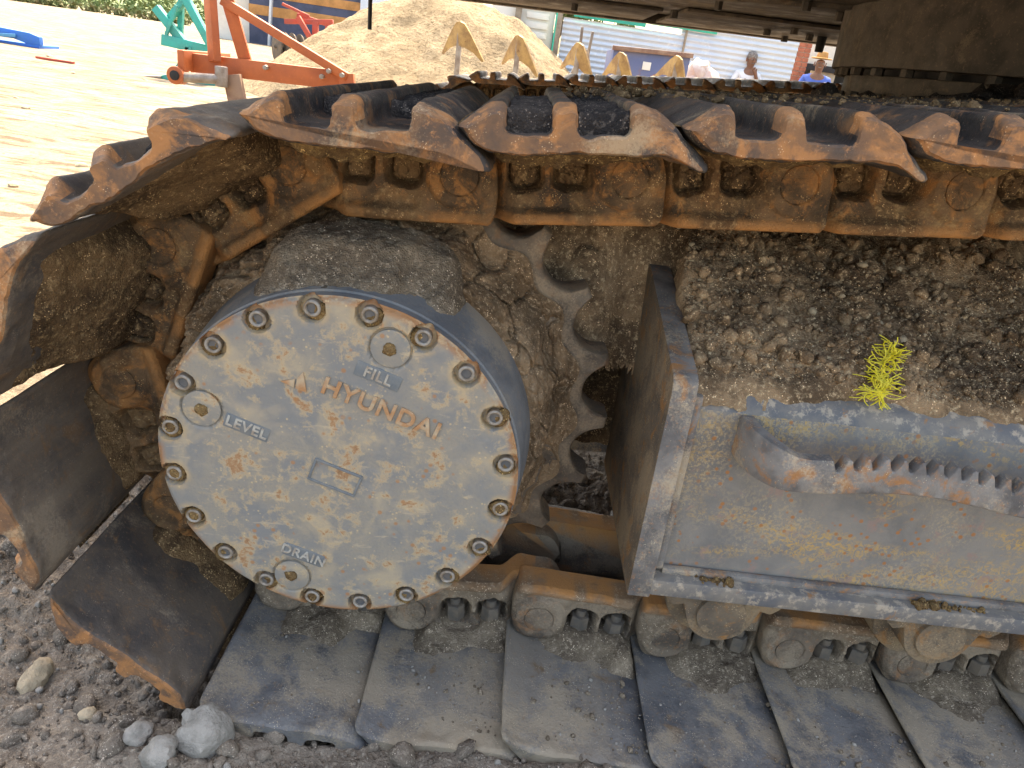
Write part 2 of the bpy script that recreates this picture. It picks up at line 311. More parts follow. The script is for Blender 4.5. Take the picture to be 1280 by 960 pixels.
class MB:
    """collects bevelled shapes of ONE part"""
    def __init__(s): s.b = bmesh.new()
    def box(s, lo, hi, bev=0., M=None):
        r = bmesh.ops.create_cube(s.b, size=1); v = r['verts']
        c = [(a + b) / 2 for a, b in zip(lo, hi)]; d = [b - a for a, b in zip(lo, hi)]
        for q in v: q.co = Vector((q.co.x * d[0] + c[0], q.co.y * d[1] + c[1], q.co.z * d[2] + c[2]))
        if bev > 0:
            es = list({e for q in v for e in q.link_edges}); rr = bmesh.ops.bevel(s.b, geom=es, offset=bev, segments=2, affect='EDGES', profile=.6); v = list(set(rr['verts']) | {q for q in v if q.is_valid})
        if M is not None: bmesh.ops.transform(s.b, matrix=M, verts=[q for q in v if q.is_valid])
        return s
    def bar(s, a, b, wx, wy, bev=.0, up=(0, 0, 1)):
        a, b = Vector(a), Vector(b); z = (b - a).normalized(); u = Vector(up)
        x = u.cross(z); x = x.normalized() if x.length > 1e-4 else Vector((1, 0, 0)); y = z.cross(x)
        M = Matrix(((x.x, y.x, z.x, a.x), (x.y, y.y, z.y, a.y), (x.z, y.z, z.z, a.z), (0, 0, 0, 1)))
        return s.box((-wx / 2, -wy / 2, 0), (wx / 2, wy / 2, (b - a).length), bev, M)
    def cyl(s, a, b, r1, r2=None, n=20, bev=0.):
        a, b = Vector(a), Vector(b); z = (b - a); q = z.to_track_quat('Z', 'Y').to_matrix().to_4x4(); q.translation = (a + b) / 2
        r = bmesh.ops.create_cone(s.b, cap_ends=True, segments=n, radius1=r1, radius2=r1 if r2 is None else r2, depth=z.length)
        v = r['verts']
        if bev > 0:
            es = [e for e in {e for k in v for e in k.link_edges} if any(len(f.verts) > 4 for f in e.link_faces)]
            rr = bmesh.ops.bevel(s.b, geom=es, offset=bev, segments=2, affect='EDGES', profile=.6); v = list(set(rr['verts']) | {k for k in v if k.is_valid})
        bmesh.ops.transform(s.b, matrix=q, verts=[k for k in v if k.is_valid]); return s
    def prism(s, pts, y0, y1, bev=0., axis='y'):
        P = (lambda p, y: (p[0], y, p[1])) if axis == 'y' else (lambda p, y: (p[0], p[1], y))
        a = [s.b.verts.new(P(p, y0)) for p in pts]; b = [s.b.verts.new(P(p, y1)) for p in pts]; n = len(pts); fs = [s.b.faces.new(a), s.b.faces.new(b[::-1])]
        for i in range(n): fs.append(s.b.faces.new((a[i], b[i], b[(i + 1) % n], a[(i + 1) % n])))
        bmesh.ops.recalc_face_normals(s.b, faces=fs)
        if bev > 0: bmesh.ops.bevel(s.b, geom=list({e for f in fs for e in f.edges if e.calc_face_angle(0) > .35}), offset=bev, segments=2, affect='EDGES', profile=.6)
        return s
    def mesh(s, name, mat, smooth=True):
        bmesh.ops.triangulate(s.b, faces=[f for f in s.b.faces if len(f.verts) > 4])
        m = bpy.data.meshes.new(name); s.b.to_mesh(m); s.b.free(); m.materials.append(MM[mat])
        if smooth:
            m.polygons.foreach_set('use_smooth', np.ones(len(m.polygons), bool)); m.set_sharp_from_angle(angle=math.radians(38))
        return m
    def build(s, name, mat, parent=None, loc=(0, 0, 0), rot=(0, 0, 0), sc=(1, 1, 1), smooth=True): return ob(name, s.mesh(name, mat, smooth), parent, loc, rot, sc)
def rockmesh(name, mat, seed, sub=3, amp=.35, flat=1.):
    b = bmesh.new(); bmesh.ops.create_icosphere(b, subdivisions=sub, radius=1); V = np.array([v.co[:] for v in b.verts])
    n = fbm(V, 1.1, 4, seed); F1, F2, I = worley(V, 1.0, seed)
    for v, a, c in zip(b.verts, n, I): v.co *= 1 + amp * a + amp * .5 * (c - .5)
    for v in b.verts: v.co.z *= flat
    m = bpy.data.meshes.new(name); b.to_mesh(m); b.free(); m.materials.append(MM[mat]); m.polygons.foreach_set('use_smooth', np.ones(len(m.polygons), bool)); m.set_sharp_from_angle(angle=math.radians(32)); return m
def scatter(name, P, R, mat, seed, sub=1, parent=None, amp=.4):
    """very many crumbs as one stuff mesh: positions P, radii R"""
    b = bmesh.new(); bmesh.ops.create_icosphere(b, subdivisions=sub, radius=1); V0 = np.array([v.co[:] for v in b.verts]); F0 = np.array([[v.index for v in f.verts] for f in b.faces]); b.free()
    kinds = [V0 * (1 + 1.1 * amp * fbm(V0, 1.3, 3, seed + k) + .9 * amp * (worley(V0, 1.3, seed + k)[2] - .5))[:, None] * np.array([1, .7 + .5 * ((k * 37) % 10) / 10, .6 + .4 * ((k * 53) % 10) / 10]) for k in range(12)]
    r = np.random.default_rng(seed); n = len(P); VV = np.empty((n, len(V0), 3))
    for i in range(n):
        q = r.normal(size=4); q /= np.linalg.norm(q); a, bq, c, d = q
        Rm = np.array([[1 - 2 * (c * c + d * d), 2 * (bq * c - a * d), 2 * (bq * d + a * c)], [2 * (bq * c + a * d), 1 - 2 * (bq * bq + d * d), 2 * (c * d - a * bq)], [2 * (bq * d - a * c), 2 * (c * d + a * bq), 1 - 2 * (bq * bq + c * c)]])
        VV[i] = kinds[i % 12] @ Rm.T * R[i] + P[i]
    F = (F0[None] + (np.arange(n) * len(V0))[:, None, None]).reshape(-1, 3)
    m = bpy.data.meshes.new(name); nv = n * len(V0); m.vertices.add(nv); m.vertices.foreach_set('co', VV.reshape(-1))
    m.loops.add(F.size); m.loops.foreach_set('vertex_index', F.reshape(-1).astype(np.int32)); m.polygons.add(len(F)); m.polygons.foreach_set('loop_start', np.arange(0, F.size, 3, dtype=np.int32))
    m.update(calc_edges=True); m.materials.append(MM[mat]); return tag(ob(name, m, parent), kind='stuff')

# ---------------------------------------------------------------- ground
def axis(lo, hi, step, far_lo, far_hi, g=1.09):
    a = list(np.arange(lo, hi + 1e-6, step)); s = step; x = hi
    while x < far_hi: s = min(s * g, 14); x += s; a.append(x)
    s = step; x = lo; L = []
    while x > far_lo: s = min(s * g, 14); x -= s; L.append(x)
    return np.array(L[::-1] + a)
TILT = .0254868
def ground_h(x, y):
    p = np.stack([x, y, 0 * x], 1)
    near = 1 - sstep(1.2, 2.2, np.hypot(x - .1, y - .2))
    h = .018 + np.clip(x, -1.2, 1.6) * TILT * near
    h += near * (.022 * fbm(p, 4.5, 4, 3) + .016 * clods(p, 16, 5) * sstep(-.3, .3, fbm(p, 6, 3, 8)) + .012 * clods(p, 42, 6) + .004 * fbm(p, 110, 3, 7) - .016)
    h += near * .07 * sstep(-.28, -.62, x) * sstep(-.15, .25, y) * (1 - sstep(.5, .9, y))
    h += near * .024 * (1 - sstep(.0, .03, y)) * sstep(-.5, -.1, x)
    h -= near * .035 * sstep(-.25, -.17, x) * sstep(.012, .05, y) * (1 - sstep(.6, .7, y))       # pressed flat under the track
    mid = sstep(1.0, 2.5, np.hypot(x, y))
    h += mid * (.035 * fbm(p, .8, 5, 11) + .022 * fbm(p * np.array([.6, 1.7, 1]), 4, 5, 12) + .012 * clods(p, 7, 13)) * (1 - .7 * sstep(25, 60, np.hypot(x, y)))
    return h
gx = axis(-.85, 1.05, .0052, -190, 190); gy = axis(-.32, .80, .0052, -25, 230)
GX, GY = np.meshgrid(gx, gy, indexing='ij'); gxv, gyv = GX.ravel(), GY.ravel()
gm = me('ground', np.stack([gxv, gyv, ground_h(gxv, gyv)], 1), gridf(len(gx), len(gy)), True, ['ground'])
tag(ob('ground', gm), 'rough dark soil round the machine running out into a pale sandy yard', None, None, 'structure')
# crumbs and clods on the soil near the machine
n = 9500; cx = RNG.uniform(-.85, .95, n); cy = RNG.uniform(-.35, .75, n); keep = ~((cx > -.2) & (cy > .01) & (cy < .62)); cx, cy = cx[keep], cy[keep]
cr = .0021 * np.exp(RNG.exponential(.55, len(cx))); cr = np.clip(cr, .002, .017)
tag(scatter('soil_clods', np.stack([cx, cy, ground_h(cx, cy) + cr * .25], 1), cr, 'crumb', 3, 2), 'loose dark soil clods strewn before the track shoes', None, None, 'stuff')
n = 700; px_ = RNG.uniform(-.7, .8, n); py_ = RNG.uniform(-.3, .6, n); keep = ~((px_ > -.2) & (py_ > .01)); px_, py_ = px_[keep], py_[keep]
pr_ = np.clip(.0016 * np.exp(RNG.exponential(.4, len(px_))), .0015, .006)
tag(scatter('pebbles', np.stack([px_, py_, ground_h(px_, py_) + pr_ * .5], 1), pr_, 'stone', 5, 1), 'tiny pale pebbles scattered through the dark soil', None, None, 'stuff')
def gz(x, y): return float(ground_h(np.array([float(x)]), np.array([float(y)]))[0])
for i, (x, y, r, fl, mt, lb) in enumerate([(-.142, -.012, .034, .8, 'stone', 'angular pale grey stone lying before the first flat track shoe'), (-.218, -.022, .018, .8, 'stone', 'rounded whitish stone on the dark soil beside a bigger angular one'),
        (-.300, .008, .012, .75, 'stone2', 'small squarish tan stone on dark soil'), (-.372, .185, .011, .8, 'stone', 'grey stone half sunk in the soil below the lifted track shoe'), (-.335, .17, .008, .8, 'stone', 'small bluish white pebble below the lifted track shoe'), (-.18, -.05, .022, .7, 'stone', 'low grey stone partly buried in front of the rounded whitish one'),
        (-.40, .06, .024, .6, 'stone2', 'flat brown lump of stone out on the soil left of the track')]):
    tag(ob('stone', rockmesh('stone', mt, 60 + i, 3, .42, fl), None, (x, y, gz(x, y) + r * .22), (.2 * i, .3 - .1 * i, i * 1.3), (r, r * .85, r)), lb, 'stone', 'stones on the soil')

# ---------------------------------------------------------------- excavator
EX = empty('excavator', (0, 0, 0), (0, -TILT, 0))
tag(EX, 'mud caked crawler excavator seen close at its rear drive sprocket and track', 'excavator')
ZC = .3934
PINS = [(2.13, .872), (1.94, .868), (1.745, .855), (1.55, .840), (1.355, .824), (1.16, .807), (1.052, .798)]
TOP = [(-.093, .705), (.102, .715), (.294, .735), (.484, .750), (.668, .765), (.860, .781), (1.052, .797), (1.244, .812), (1.437, .825), (1.630, .835), (1.822, .840), (2.014, .842)]
WRAP = [(-.093, .705), (-.249, .594), (-.315, .408), (-.266, .219), (-.1124, .096)]
LOW = [(-.1124, .096), (.081, .084), (.272, .094), (.464, .083), (.653, .086), (.841, .083), (1.031, .088), (1.222, .085), (1.413, .085)]
LINKS = []   # (inner pin, outer pin, zone)
for a, b in zip(TOP[:-1], TOP[1:]): LINKS.append((a, b, 'top'))
for a, b in zip(WRAP[1:], WRAP[:-1]): LINKS.append((a, b, 'wrap'))
for a, b in zip(LOW[1:], LOW[:-1]): LINKS.append((a, b, 'low'))
PP = .192
def link_mesh(name, mat, seed, fill, lumpy, mudtri_amt, slot):
    """one side link: cast body with S-bend, two bolt windows, rail edge; outer face towards -Y at y=0"""
    nu, nv = 150, 62; U = np.linspace(-.036, PP + .043, nu); T = np.linspace(0, 1, nv)
    d_out = PP + .043 - U; d_in = U + .036
    clos = np.sqrt(np.clip(1 - (1 - np.clip(d_out / .034, 0, 1)) ** 2.4, 0, 1))
    closi = np.sqrt(np.clip(1 - (1 - np.clip(d_in / .034, 0, 1)) ** 2.2, 0, 1))
    closb = np.sqrt(np.clip(1 - (1 - np.clip(d_out / .011, 0, 1)) ** 2.2, 0, 1)); vb = -.0535 + (1 - closb) * .030 + (1 - closi) * .05 + .006 * sstep(.05, .0, U); vt = .046 - (1 - clos) * .062 - (1 - closi) * .05 - .014 * sstep(.045, .0, U)
    UU = np.repeat(U, nv); VV = (vb[:, None] + (vt - vb)[:, None] * T[None]).ravel()
    P = np.stack([UU, VV, np.zeros_like(UU)], 1)
    edge = np.minimum(np.minimum(VV - np.repeat(vb, nv), np.repeat(vt, nv) - VV), np.minimum(np.repeat(d_out, nv), np.repeat(d_in, nv)))
    e = .009; k = np.clip(edge, 0, e); Y = e - np.sqrt(np.clip(e * e - (e - k) ** 2, 0, None)) * 1.0
    Y = Y * .9
    Y += .036 * (1 - sstep(.030 + .25 * np.clip(-VV - .03, 0, 1), .066, UU))                    # inner end tucks behind the neighbour
    waist = sstep(.045, .07, UU) * (1 - sstep(PP - .055, PP - .035, UU))
    Y += .010 * waist * sstep(-.041, -.032, VV)                                                 # web behind rail and boss
    rr = np.hypot(UU - PP, VV - .002); Y -= .006 * (1 - sstep(.033, .041, rr)); Y -= .003 * sstep(-.037, -.045, VV)
    Y += .003 * sstep(.0225, .0215, rr)
    mud = np.zeros_like(UU)
    for c0, hw in ((.073, .0205), (.128, .0215)):
        wb_ = .0035 * fbm(P + seed * 3, 60, 3, seed); qx = np.abs(UU - c0) - hw * 1.02 + .014; qy = np.abs(VV - .007) - .0225 + .014
        sd_ = np.hypot(np.clip(qx, 0, None), np.clip(qy, 0, None)) + np.minimum(np.maximum(qx, qy), 0) - .014 + wb_
        ins = sstep(.003, -.003, sd_)
        lump = .5 + .5 * fbm(P + seed, 70, 4, seed)
        fl = np.clip(fill + .25 * (hash((seed, c0)) % 100 / 100 - .5), 0, 1)
        depth = .030 * (1 - fl) + .012 * lump * fl + .009 * sstep(.0, -.003, sd_) * (1 - sstep(-.004, -.008, sd_))
        ck = crack(P + seed * .37, 55, seed, .10) * .006 * fl
        Y += ins * (depth + ck); mud = np.maximum(mud, ins)
    dirt = fbm(P + seed * 1.7, 26, 4, seed + 3)
    hol = sstep(.5, .0, edge / .03) * 0 + waist
    ml = sstep(.12 - mudtri_amt, .45 - mudtri_amt, dirt + .25 * hol); Y -= ml * lumpy * (.4 + .6 * clods(P + seed, 60, seed)); mud = np.maximum(mud, .75 * ml)
    Y += .0010 * fbm(P + seed, 90, 3, seed + 8)
    nV = len(UU); V = np.stack([UU, Y, VV], 1)
    F = gridf(nu, nv)[:, ::-1]
    loop = [i * nv for i in range(nu)] + [(nu - 1) * nv + j for j in range(1, nv)] + [i * nv + nv - 1 for i in range(nu - 2, -1, -1)] + [j for j in range(nv - 2, 0, -1)]
    back = V[loop].copy(); back[:, 1] = .046 + .036 * (1 - sstep(.030, .066, back[:, 0]))
    V = np.concatenate([V, back]); L = len(loop)
    S2 = [(loop[i], loop[(i + 1) % L], nV + (i + 1) % L, nV + i) for i in range(L)]
    m = me(name, V, [tuple(f) for f in F] + [s[::-1] for s in S2] + [tuple(range(nV, nV + L))], True, [mat])
    attr(m, 'mud', np.concatenate([mud, np.zeros(L)])); attr(m, 'rail', np.concatenate([.55 * sstep(-.037, -.043, VV) + .45 * sstep(-.045, -.051, VV), (back[:, 2] < -.048).astype(float)])); m.set_sharp_from_angle(angle=math.radians(50)); return m
LM = {'top': [link_mesh('track_link', 'link_top', 11 + 5 * i, .58 + .1 * i, .0035, .0, 0) for i in range(3)],
      'wrap': [link_mesh('track_link', 'link_top', 31 + 5 * i, .85, .006, .12, 0) for i in range(2)],
      'low': [link_mesh('track_link', 'link_low', 51 + 5 * i, .12, .003, .0, 0) for i in range(3)]}
def pin_mesh(mat):
    b = MB(); b.cyl((0, .0, 0), (0, .03, 0), .0212, .0212, 40, .0016); b.cyl((0, -.0006, 0), (0, .01, 0), .0075, .0075, 20, .0004); return b.mesh('pin', mat)
PM = {'top': pin_mesh('link_top'), 'wrap': pin_mesh('link_top'), 'low': pin_mesh('link_low')}
for k in PM: attr(PM[k], 'mud', np.zeros(len(PM[k].vertices))); attr(PM[k], 'rail', np.zeros(len(PM[k].vertices)))
nutm = MB(); nutm.cyl((0, 0, -.020), (0, 0, .006), .0155, .0145, 6, .002); nutm.cyl((0, 0, .006), (0, 0, .016), .0085, .008, 14, .001); nutm = nutm.mesh('nut', 'nut')
# shoe section: u along the chain, v away from it
PROF = [(.021, .0655), (.030, .0565), (.045, .0505), (.070, .0475), (.110, .0465), (.150, .0465), (.185, .0460), (.205, .0430), (.222, .0375), (.231, .0335), (.2355, .0340), (.2350, .0385), (.224, .0505), (.210, .0640),
        (.197, .0765), (.184, .0850), (.174, .0880), (.1690, .0875), (.1665, .0840), (.1655, .0740), (.1640, .0655), (.1610, .0630), (.142, .0625), (.1260, .0630), (.1225, .0655), (.1212, .0740), (.1200, .0840), (.1170, .0880), (.110, .0890), (.1030, .0880), (.1003, .0840), (.0993, .0740),
        (.0980, .0660), (.0950, .0635), (.078, .0630), (.0640, .0638), (.0607, .0660), (.0595, .0740), (.0580, .0840), (.0550, .0885), (.0500, .0890), (.043, .0862), (.032, .0800), (.022, .0740), (.0175, .0705)]
def resample(P, st):
    P = np.array(P); n = len(P); out = []
    for i in range(n):
        p0, p1, p2, p3 = P[i - 1], P[i], P[(i + 1) % n], P[(i + 2) % n]; k = max(1, int(round(np.linalg.norm(p2 - p1) / st)))
        for j in range(k):
            t = j / k; out.append(.5 * ((2 * p1) + (-p0 + p2) * t + (2 * p0 - 5 * p1 + 4 * p2 - p3) * t * t + (-p0 + 3 * p1 - 3 * p2 + p3) * t ** 3))
    return np.array(out)
def shoe_mesh(seed, mats):
    Q = resample(PROF, .0028); g0 = .78 if seed < 4 else .5; n = len(Q)
    tn = np.roll(Q, -1, 0) - np.roll(Q, 1, 0); tn /= np.linalg.norm(tn, axis=1)[:, None]; nn = np.stack([tn[:, 1], -tn[:, 0]], 1)
    area = np.sum(Q[:, 0] * np.roll(Q[:, 1], -1) - np.roll(Q[:, 0], -1) * Q[:, 1]); nn = nn if area > 0 else -nn
    st = [(0, .0042), (.0012, .0022), (.003, .0008), (.006, 0), (.011, 0), (.016, 0), (.021, 0), (.026, 0), (.031, 0), (.045, 0), (.07, 0), (.09, 0), (.13, 0), (.17, 0), (.25, 0), (.35, 0), (.45, 0), (.55, 0), (.575, 0), (.578, .001), (.58, .0024)]
    V = []
    for y, e in st:
        q = Q - nn * min(e, .0024)
        dcorner = max(0., .016 - min(y, .58 - y)) / .016; cut = .008 * dcorner ** 2.2
        q = q.copy(); w_ = sstep(.19, .2325, q[:, 0]); q[:, 0] -= cut * w_; w0 = sstep(.05, .0185, q[:, 0]); q[:, 0] += cut * .7 * w0
        yy_ = min(y, .58 - y); gh = g0 + (1 - g0) * float(sstep(0., .030, yy_)); q[:, 1] = np.where(q[:, 1] > .064, .064 + (q[:, 1] - .064) * gh, q[:, 1])
        P3 = np.stack([q[:, 0], np.full(n, y + seed), q[:, 1]], 1)
        wear = .0026 * fbm(P3, 40, 3, seed) + .0012 * fbm(P3, 130, 3, seed + 1)
        q += nn * wear[:, None] * (.6 if y > .03 else 1.2); yj = y + (.0010 * fbm(P3, 60, 3, seed + 2) if .001 <= y < .004 else 0)
        V.append(np.stack([q[:, 0], np.full(n, 0.) + yj, q[:, 1]], 1))
    V = np.concatenate(V); ns = len(st); F = []; fm = []
    for s in range(ns - 1):
        for i in range(n):
            j = (i + 1) % n; F.append((s * n + i, s * n + j, (s + 1) * n + j, (s + 1) * n + i)); fm.append(1 if st[s + 1][0] < .0045 or (st[s + 1][0] < .0265 and min(Q[i][1], Q[j][1]) > .070) else 0)
    F.append(tuple(range(n))[::-1]); fm.append(1); F.append(tuple((ns - 1) * n + i for i in range(n))); fm.append(1)
    m = me('track_shoe', V, F, True, mats, fm)
    b = bmesh.new(); b.from_mesh(m); bmesh.ops.recalc_face_normals(b, faces=b.faces)
    b.faces.ensure_lookup_table()
    for f in list(b.faces)[-2:]: f.smooth = False
    bmesh.ops.triangulate(b, faces=list(b.faces)[-2:], ngon_method='EAR_CLIP')
    b.to_mesh(m); b.free(); m.set_sharp_from_angle(angle=math.radians(55)); return m
SM = {'top': [shoe_mesh(i, ['shoe_top', 'shoe_edge']) for i in (1, 2, 3)], 'wrap': [shoe_mesh(i, ['shoe_wrap', 'shoe_edge']) for i in (4, 5)], 'low': [shoe_mesh(i, ['shoe_low', 'shoe_low']) for i in (6, 7, 8)]}
LY, SY, GAUGE = .2, .003, 2.39
frames = []
def place(a, b, zone, i, dy, near):
    e = Vector((b[0] - a[0], b[1] - a[1])); L = e.length; th = -math.atan2(e.y, e.x); s = (L / PP, 1, 1)
    ob('track_shoe', SM[zone][i % len(SM[zone])], EX, (a[0], SY + dy, a[1]), (0, th, 0), s)
    for side in ((1, -1) if near else (1,)):
        y = LY if side > 0 else .62 - LY
        o = ob('track_link', LM[zone][i % len(LM[zone])], EX, (a[0], y + dy, a[1]), (0, th, 0), (L / PP, side, 1))
        if near and side > 0:
            ob('pin', PM[zone], o, (PP, -.0052, .002))
            if zone == 'low':
                for c0 in (.073, .128): ob('nut', nutm, o, (c0, .020, .006), (PI, 0, .3 * i + c0 * 9))
    # bushing between the two links
    if near and zone != 'low': ob('bushing', BUSH, EX, (b[0], .31 + dy, b[1]))
    frames.append((a, b, zone, i))
bb = MB(); bb.cyl((0, -.075, 0), (0, .075, 0), .03, .03, 24); BUSH = bb.mesh('bushing', 'nut')
for i, (a, b, z) in enumerate(LINKS): place(a, b, z, i, 0, True)
for i, (a, b, z) in enumerate(LINKS):
    if z != 'low': place(a, b, z, i + 1, GAUGE, False)

# --- sprocket
def sprocket():
    N = 21; ph0 = math.radians(-2.0); pts = []
    per = 26
    for k in range(N):
        for j in range(per):
            t = j / per; a = ph0 + (k + t) * 2 * PI / N; s = abs(2 * t - 1)                # s=1 at the tip, 0 in the valley
            r = .2935 + (.333 - .2935) * (1 - math.sqrt(max(0, 1 - min(1, s / .80) ** 2.0))); a += .012 * s * (1 if t > .5 else -1) * 0 + .010 * (r - .29) / .04
            pts.append((r * math.cos(a), r * math.sin(a)))
    O = np.array(pts); n = len(O); rr = np.hypot(O[:, 0], O[:, 1]); dirn = O / rr[:, None]
    R = []
    inner = np.minimum(rr - .020, .2925 + .55 * (rr - .2925) - .018)
    for rad, y in ((inner - .03, .283), (inner, .2815), (rr - .006, .2815), (rr - .002, .2835), (rr, .288), (rr, .328), (rr - .003, .334), (inner - .03, .334)): R.append(np.stack([dirn[:, 0] * rad, np.full(n, y), dirn[:, 1] * rad], 1))
    V = np.concatenate(R); m = len(R); V[:, [0, 2]] += (.0012 * fbm(V, 70, 3, 5))[:, None] * 1
    F = [(a * n + i, a * n + (i + 1) % n, (a + 1) * n + (i + 1) % n, (a + 1) * n + i) for a in range(m - 1) for i in range(n)]
    mm = me('sprocket', V, F, True, ['sprocket']); b = bmesh.new(); b.from_mesh(mm); bmesh.ops.recalc_face_normals(b, faces=b.faces); b.to_mesh(mm); b.free(); mm.set_sharp_from_angle(angle=math.radians(45)); return mm
sp = ob('sprocket', sprocket(), EX, (0, 0, ZC))
hub = MB(); hub.cyl((0, .286, 0), (0, .33, 0), .262, .262, 64); hub.build('hub_disc', 'sprocket', sp)
# --- final drive drum and cover
CY, CR, RB, PSI = .066, .2075, .1935, -.78488
BOLTS = [(RB * math.sin(PSI + k * PI / 10), RB * math.cos(PSI + k * PI / 10)) for k in range(20)]
def cover():
    nt_, nr = 640, 84; th = np.arange(nt_) * 2 * PI / nt_; rs = np.concatenate([np.linspace(0, .165, 44)[1:], np.linspace(.1665, CR, nr - 43)])
    X = np.outer(np.sin(th), rs); Z = np.outer(np.cos(th), rs); nr = len(rs)
    x, z = X.ravel(), Z.ravel(); rr = np.hypot(x, z); P = np.stack([x, 0 * x, z], 1)
    y = np.zeros_like(x); db = np.full(len(x), 9.)
    for bx, bz in BOLTS: db = np.minimum(db, np.hypot(x - bx, z - bz))
    y += .0045 * sstep(CR - .007, CR, rr) ** 2
    y += .011 * sstep(.0152, .0138, db)                              # counterbores break the rim
    y += .0012 * fbm(P, 25, 4, 2) * .5 + .0004 * fbm(P, 120, 3, 3)
    for (cx_, cz_) in PLUGS:
        d = np.hypot(x - cx_, z - cz_); y += .0035 * sstep(.0245, .0232, d)
    V = np.stack([x, y, z], 1); c = len(V); V = np.concatenate([V, [[0, 0, 0]]])
    wall = []
    rim = V[[i * nr + nr - 1 for i in range(nt_)]].copy()
    for dy, k in ((.004, 1.0), (.018, 1.0), (.0195, 1.010), (.03, 1.014), (.07, 1.045), (.10, 1.062), (.16, 1.068)):
        q = rim.copy(); q[:, 0] *= k; q[:, 2] *= k; q[:, 1] = np.maximum(q[:, 1] + .001, dy); wall.append(q)
    F = [tuple(f) for f in gridf(nt_, nr, True)] + [(c, i * nr, ((i + 1) % nt_) * nr)[::-1] for i in range(nt_)]
    base = len(V); fm = [0] * len(F)
    for w_, q in enumerate(wall):
        for i in range(nt_):
            j = (i + 1) % nt_
            p0, p1 = (i * nr + nr - 1, j * nr + nr - 1) if w_ == 0 else (base + (w_ - 1) * nt_ + i, base + (w_ - 1) * nt_ + j)
            F.append((p0, p1, base + w_ * nt_ + j, base + w_ * nt_ + i)); fm.append(0 if w_ < 1 else 1)
    V = np.concatenate([V] + wall); m = me('final_drive_cover', V, F, True, ['cover', 'drum'], fm); nz = len(V) - c; attr(m, 'bolt_dirt', np.concatenate([1 - sstep(.014, .024, db), np.zeros(nz)])); attr(m, 'rim', np.concatenate([sstep(CR - .012, CR - .002, rr), np.ones(nz)]))
    b = bmesh.new(); b.from_mesh(m); bmesh.ops.recalc_face_normals(b, faces=b.faces); b.to_mesh(m); b.free(); m.set_sharp_from_angle(angle=math.radians(40)); return m
PLUGS = [(-.153, .453 - ZC), (.054, .55 - ZC), (-.055, .234 - ZC)]
cov = ob('final_drive_cover', cover(), EX, (0, CY, ZC))
bm_ = MB()
def ringmesh(ro, ri, y0, y1, bev, mat, name, n=36):
    A = np.arange(n) * 2 * PI / n; L = [(ri, y1 * .0 + y0 + .007), (ri, y0 + bev), (ri + bev, y0), (ro - bev, y0), (ro, y0 + bev), (ro, y1)]
    V = np.concatenate([np.stack([r * np.cos(A), np.full(n, y), r * np.sin(A)], 1) for r, y in L]); m = len(L)
    F = [(a * n + i, a * n + (i + 1) % n, (a + 1) * n + (i + 1) % n, (a + 1) * n + i) for a in range(m - 1) for i in range(n)]
    mm = me(name, V, F, True, [mat]); mm.set_sharp_from_angle(angle=math.radians(35)); return mm
bolt_ring = ringmesh(.0092, .0058, .001, .012, .0012, 'bolt', 'bolt')
sock = MB(); sock.cyl((0, .0045, 0), (0, .012, 0), .0066, .0066, 6); sock = sock.mesh('socket', 'socket')
mudlump = [None] * 4
def lump(name, mat, seed, rx, ry, rz, amp=.3, sub=3, sc=3.):
    b = bmesh.new(); bmesh.ops.create_icosphere(b, subdivisions=sub, radius=1); V = np.array([v.co[:] for v in b.verts]); n_ = fbm(V, sc * .5, 4, seed); cl = clods(V, sc, seed)
    for v, a, c in zip(b.verts, n_, cl): v.co *= 1 + amp * a + amp * .6 * (c - .4); v.co = Vector((v.co.x * rx, v.co.y * ry, v.co.z * rz))
    m = bpy.data.meshes.new(name); b.to_mesh(m); b.free(); m.materials.append(MM[mat]); m.polygons.foreach_set('use_smooth', np.ones(len(m.polygons), bool)); return m
packs = [lump('packed_dirt', 'mud_ochre', 80 + k, .0115, .0045, .0115, .5) for k in range(3)]
full = {8, 13, 17, 16, 18}
for k, (bx, bz) in enumerate(BOLTS):
    o = ob('bolt', bolt_ring, cov, (bx, 0, bz), (0, .7 * k, 0)); ob('socket', sock, o)
    a = k * 1.7 + 2.2; d = .007 if k not in full else .001
    if k % 7 != 5: ob('packed_dirt', packs[k % 3], cov, (bx + d * math.cos(a), .0085 if k not in full else .006, bz - d * abs(math.sin(a))), (0, k, 0))
plug = MB(); plug.cyl((0, .0002, 0), (0, .006, 0), .0215, .0215, 48, .0008); plug = plug.mesh('plug', 'cover'); attr(plug, 'rim', np.zeros(len(plug.vertices))); attr(plug, 'bolt_dirt', np.zeros(len(plug.vertices)))
pk = lump('packed_dirt', 'mud_ochre', 91, .0075, .0025, .0075, .5)
for k, (x, z) in enumerate(PLUGS): o = ob('plug', plug, cov, (x, 0, z)); ob('packed_dirt', pk, o, (0, .0002, 0), (0, k, 0))
def textmesh(body, size, ext, mat, off=0., space=1.):
    cu = bpy.data.curves.new('t', 'FONT'); cu.body = body; cu.size = size; cu.extrude = ext; cu.offset = off; cu.space_character = space; cu.align_x = 'CENTER'; cu.align_y = 'CENTER'; cu.bevel_depth = size * .012; cu.bevel_resolution = 1
    o = bpy.data.objects.new('t', cu); C.objects.link(o); dg = bpy.context.evaluated_depsgraph_get(); m = bpy.data.meshes.new_from_object(o.evaluated_get(dg)); bpy.data.objects.remove(o); m.materials.clear(); m.materials.append(MM[mat]); return m
TA = math.radians(18.2)
def on_cover(name, m, x, z, y, parent=cov): return ob(name, m, parent, (x, y, z), Matrix.Rotation(TA, 3, 'Y').to_4x4() .to_3x3().__matmul__(Matrix.Rotation(PI / 2, 3, 'X')).to_euler())
on_cover('raised_lettering', textmesh('HYUNDAI', .0285, .0018, 'letter', .0004, 1.12), .0475, .4785 - ZC, -.0006)
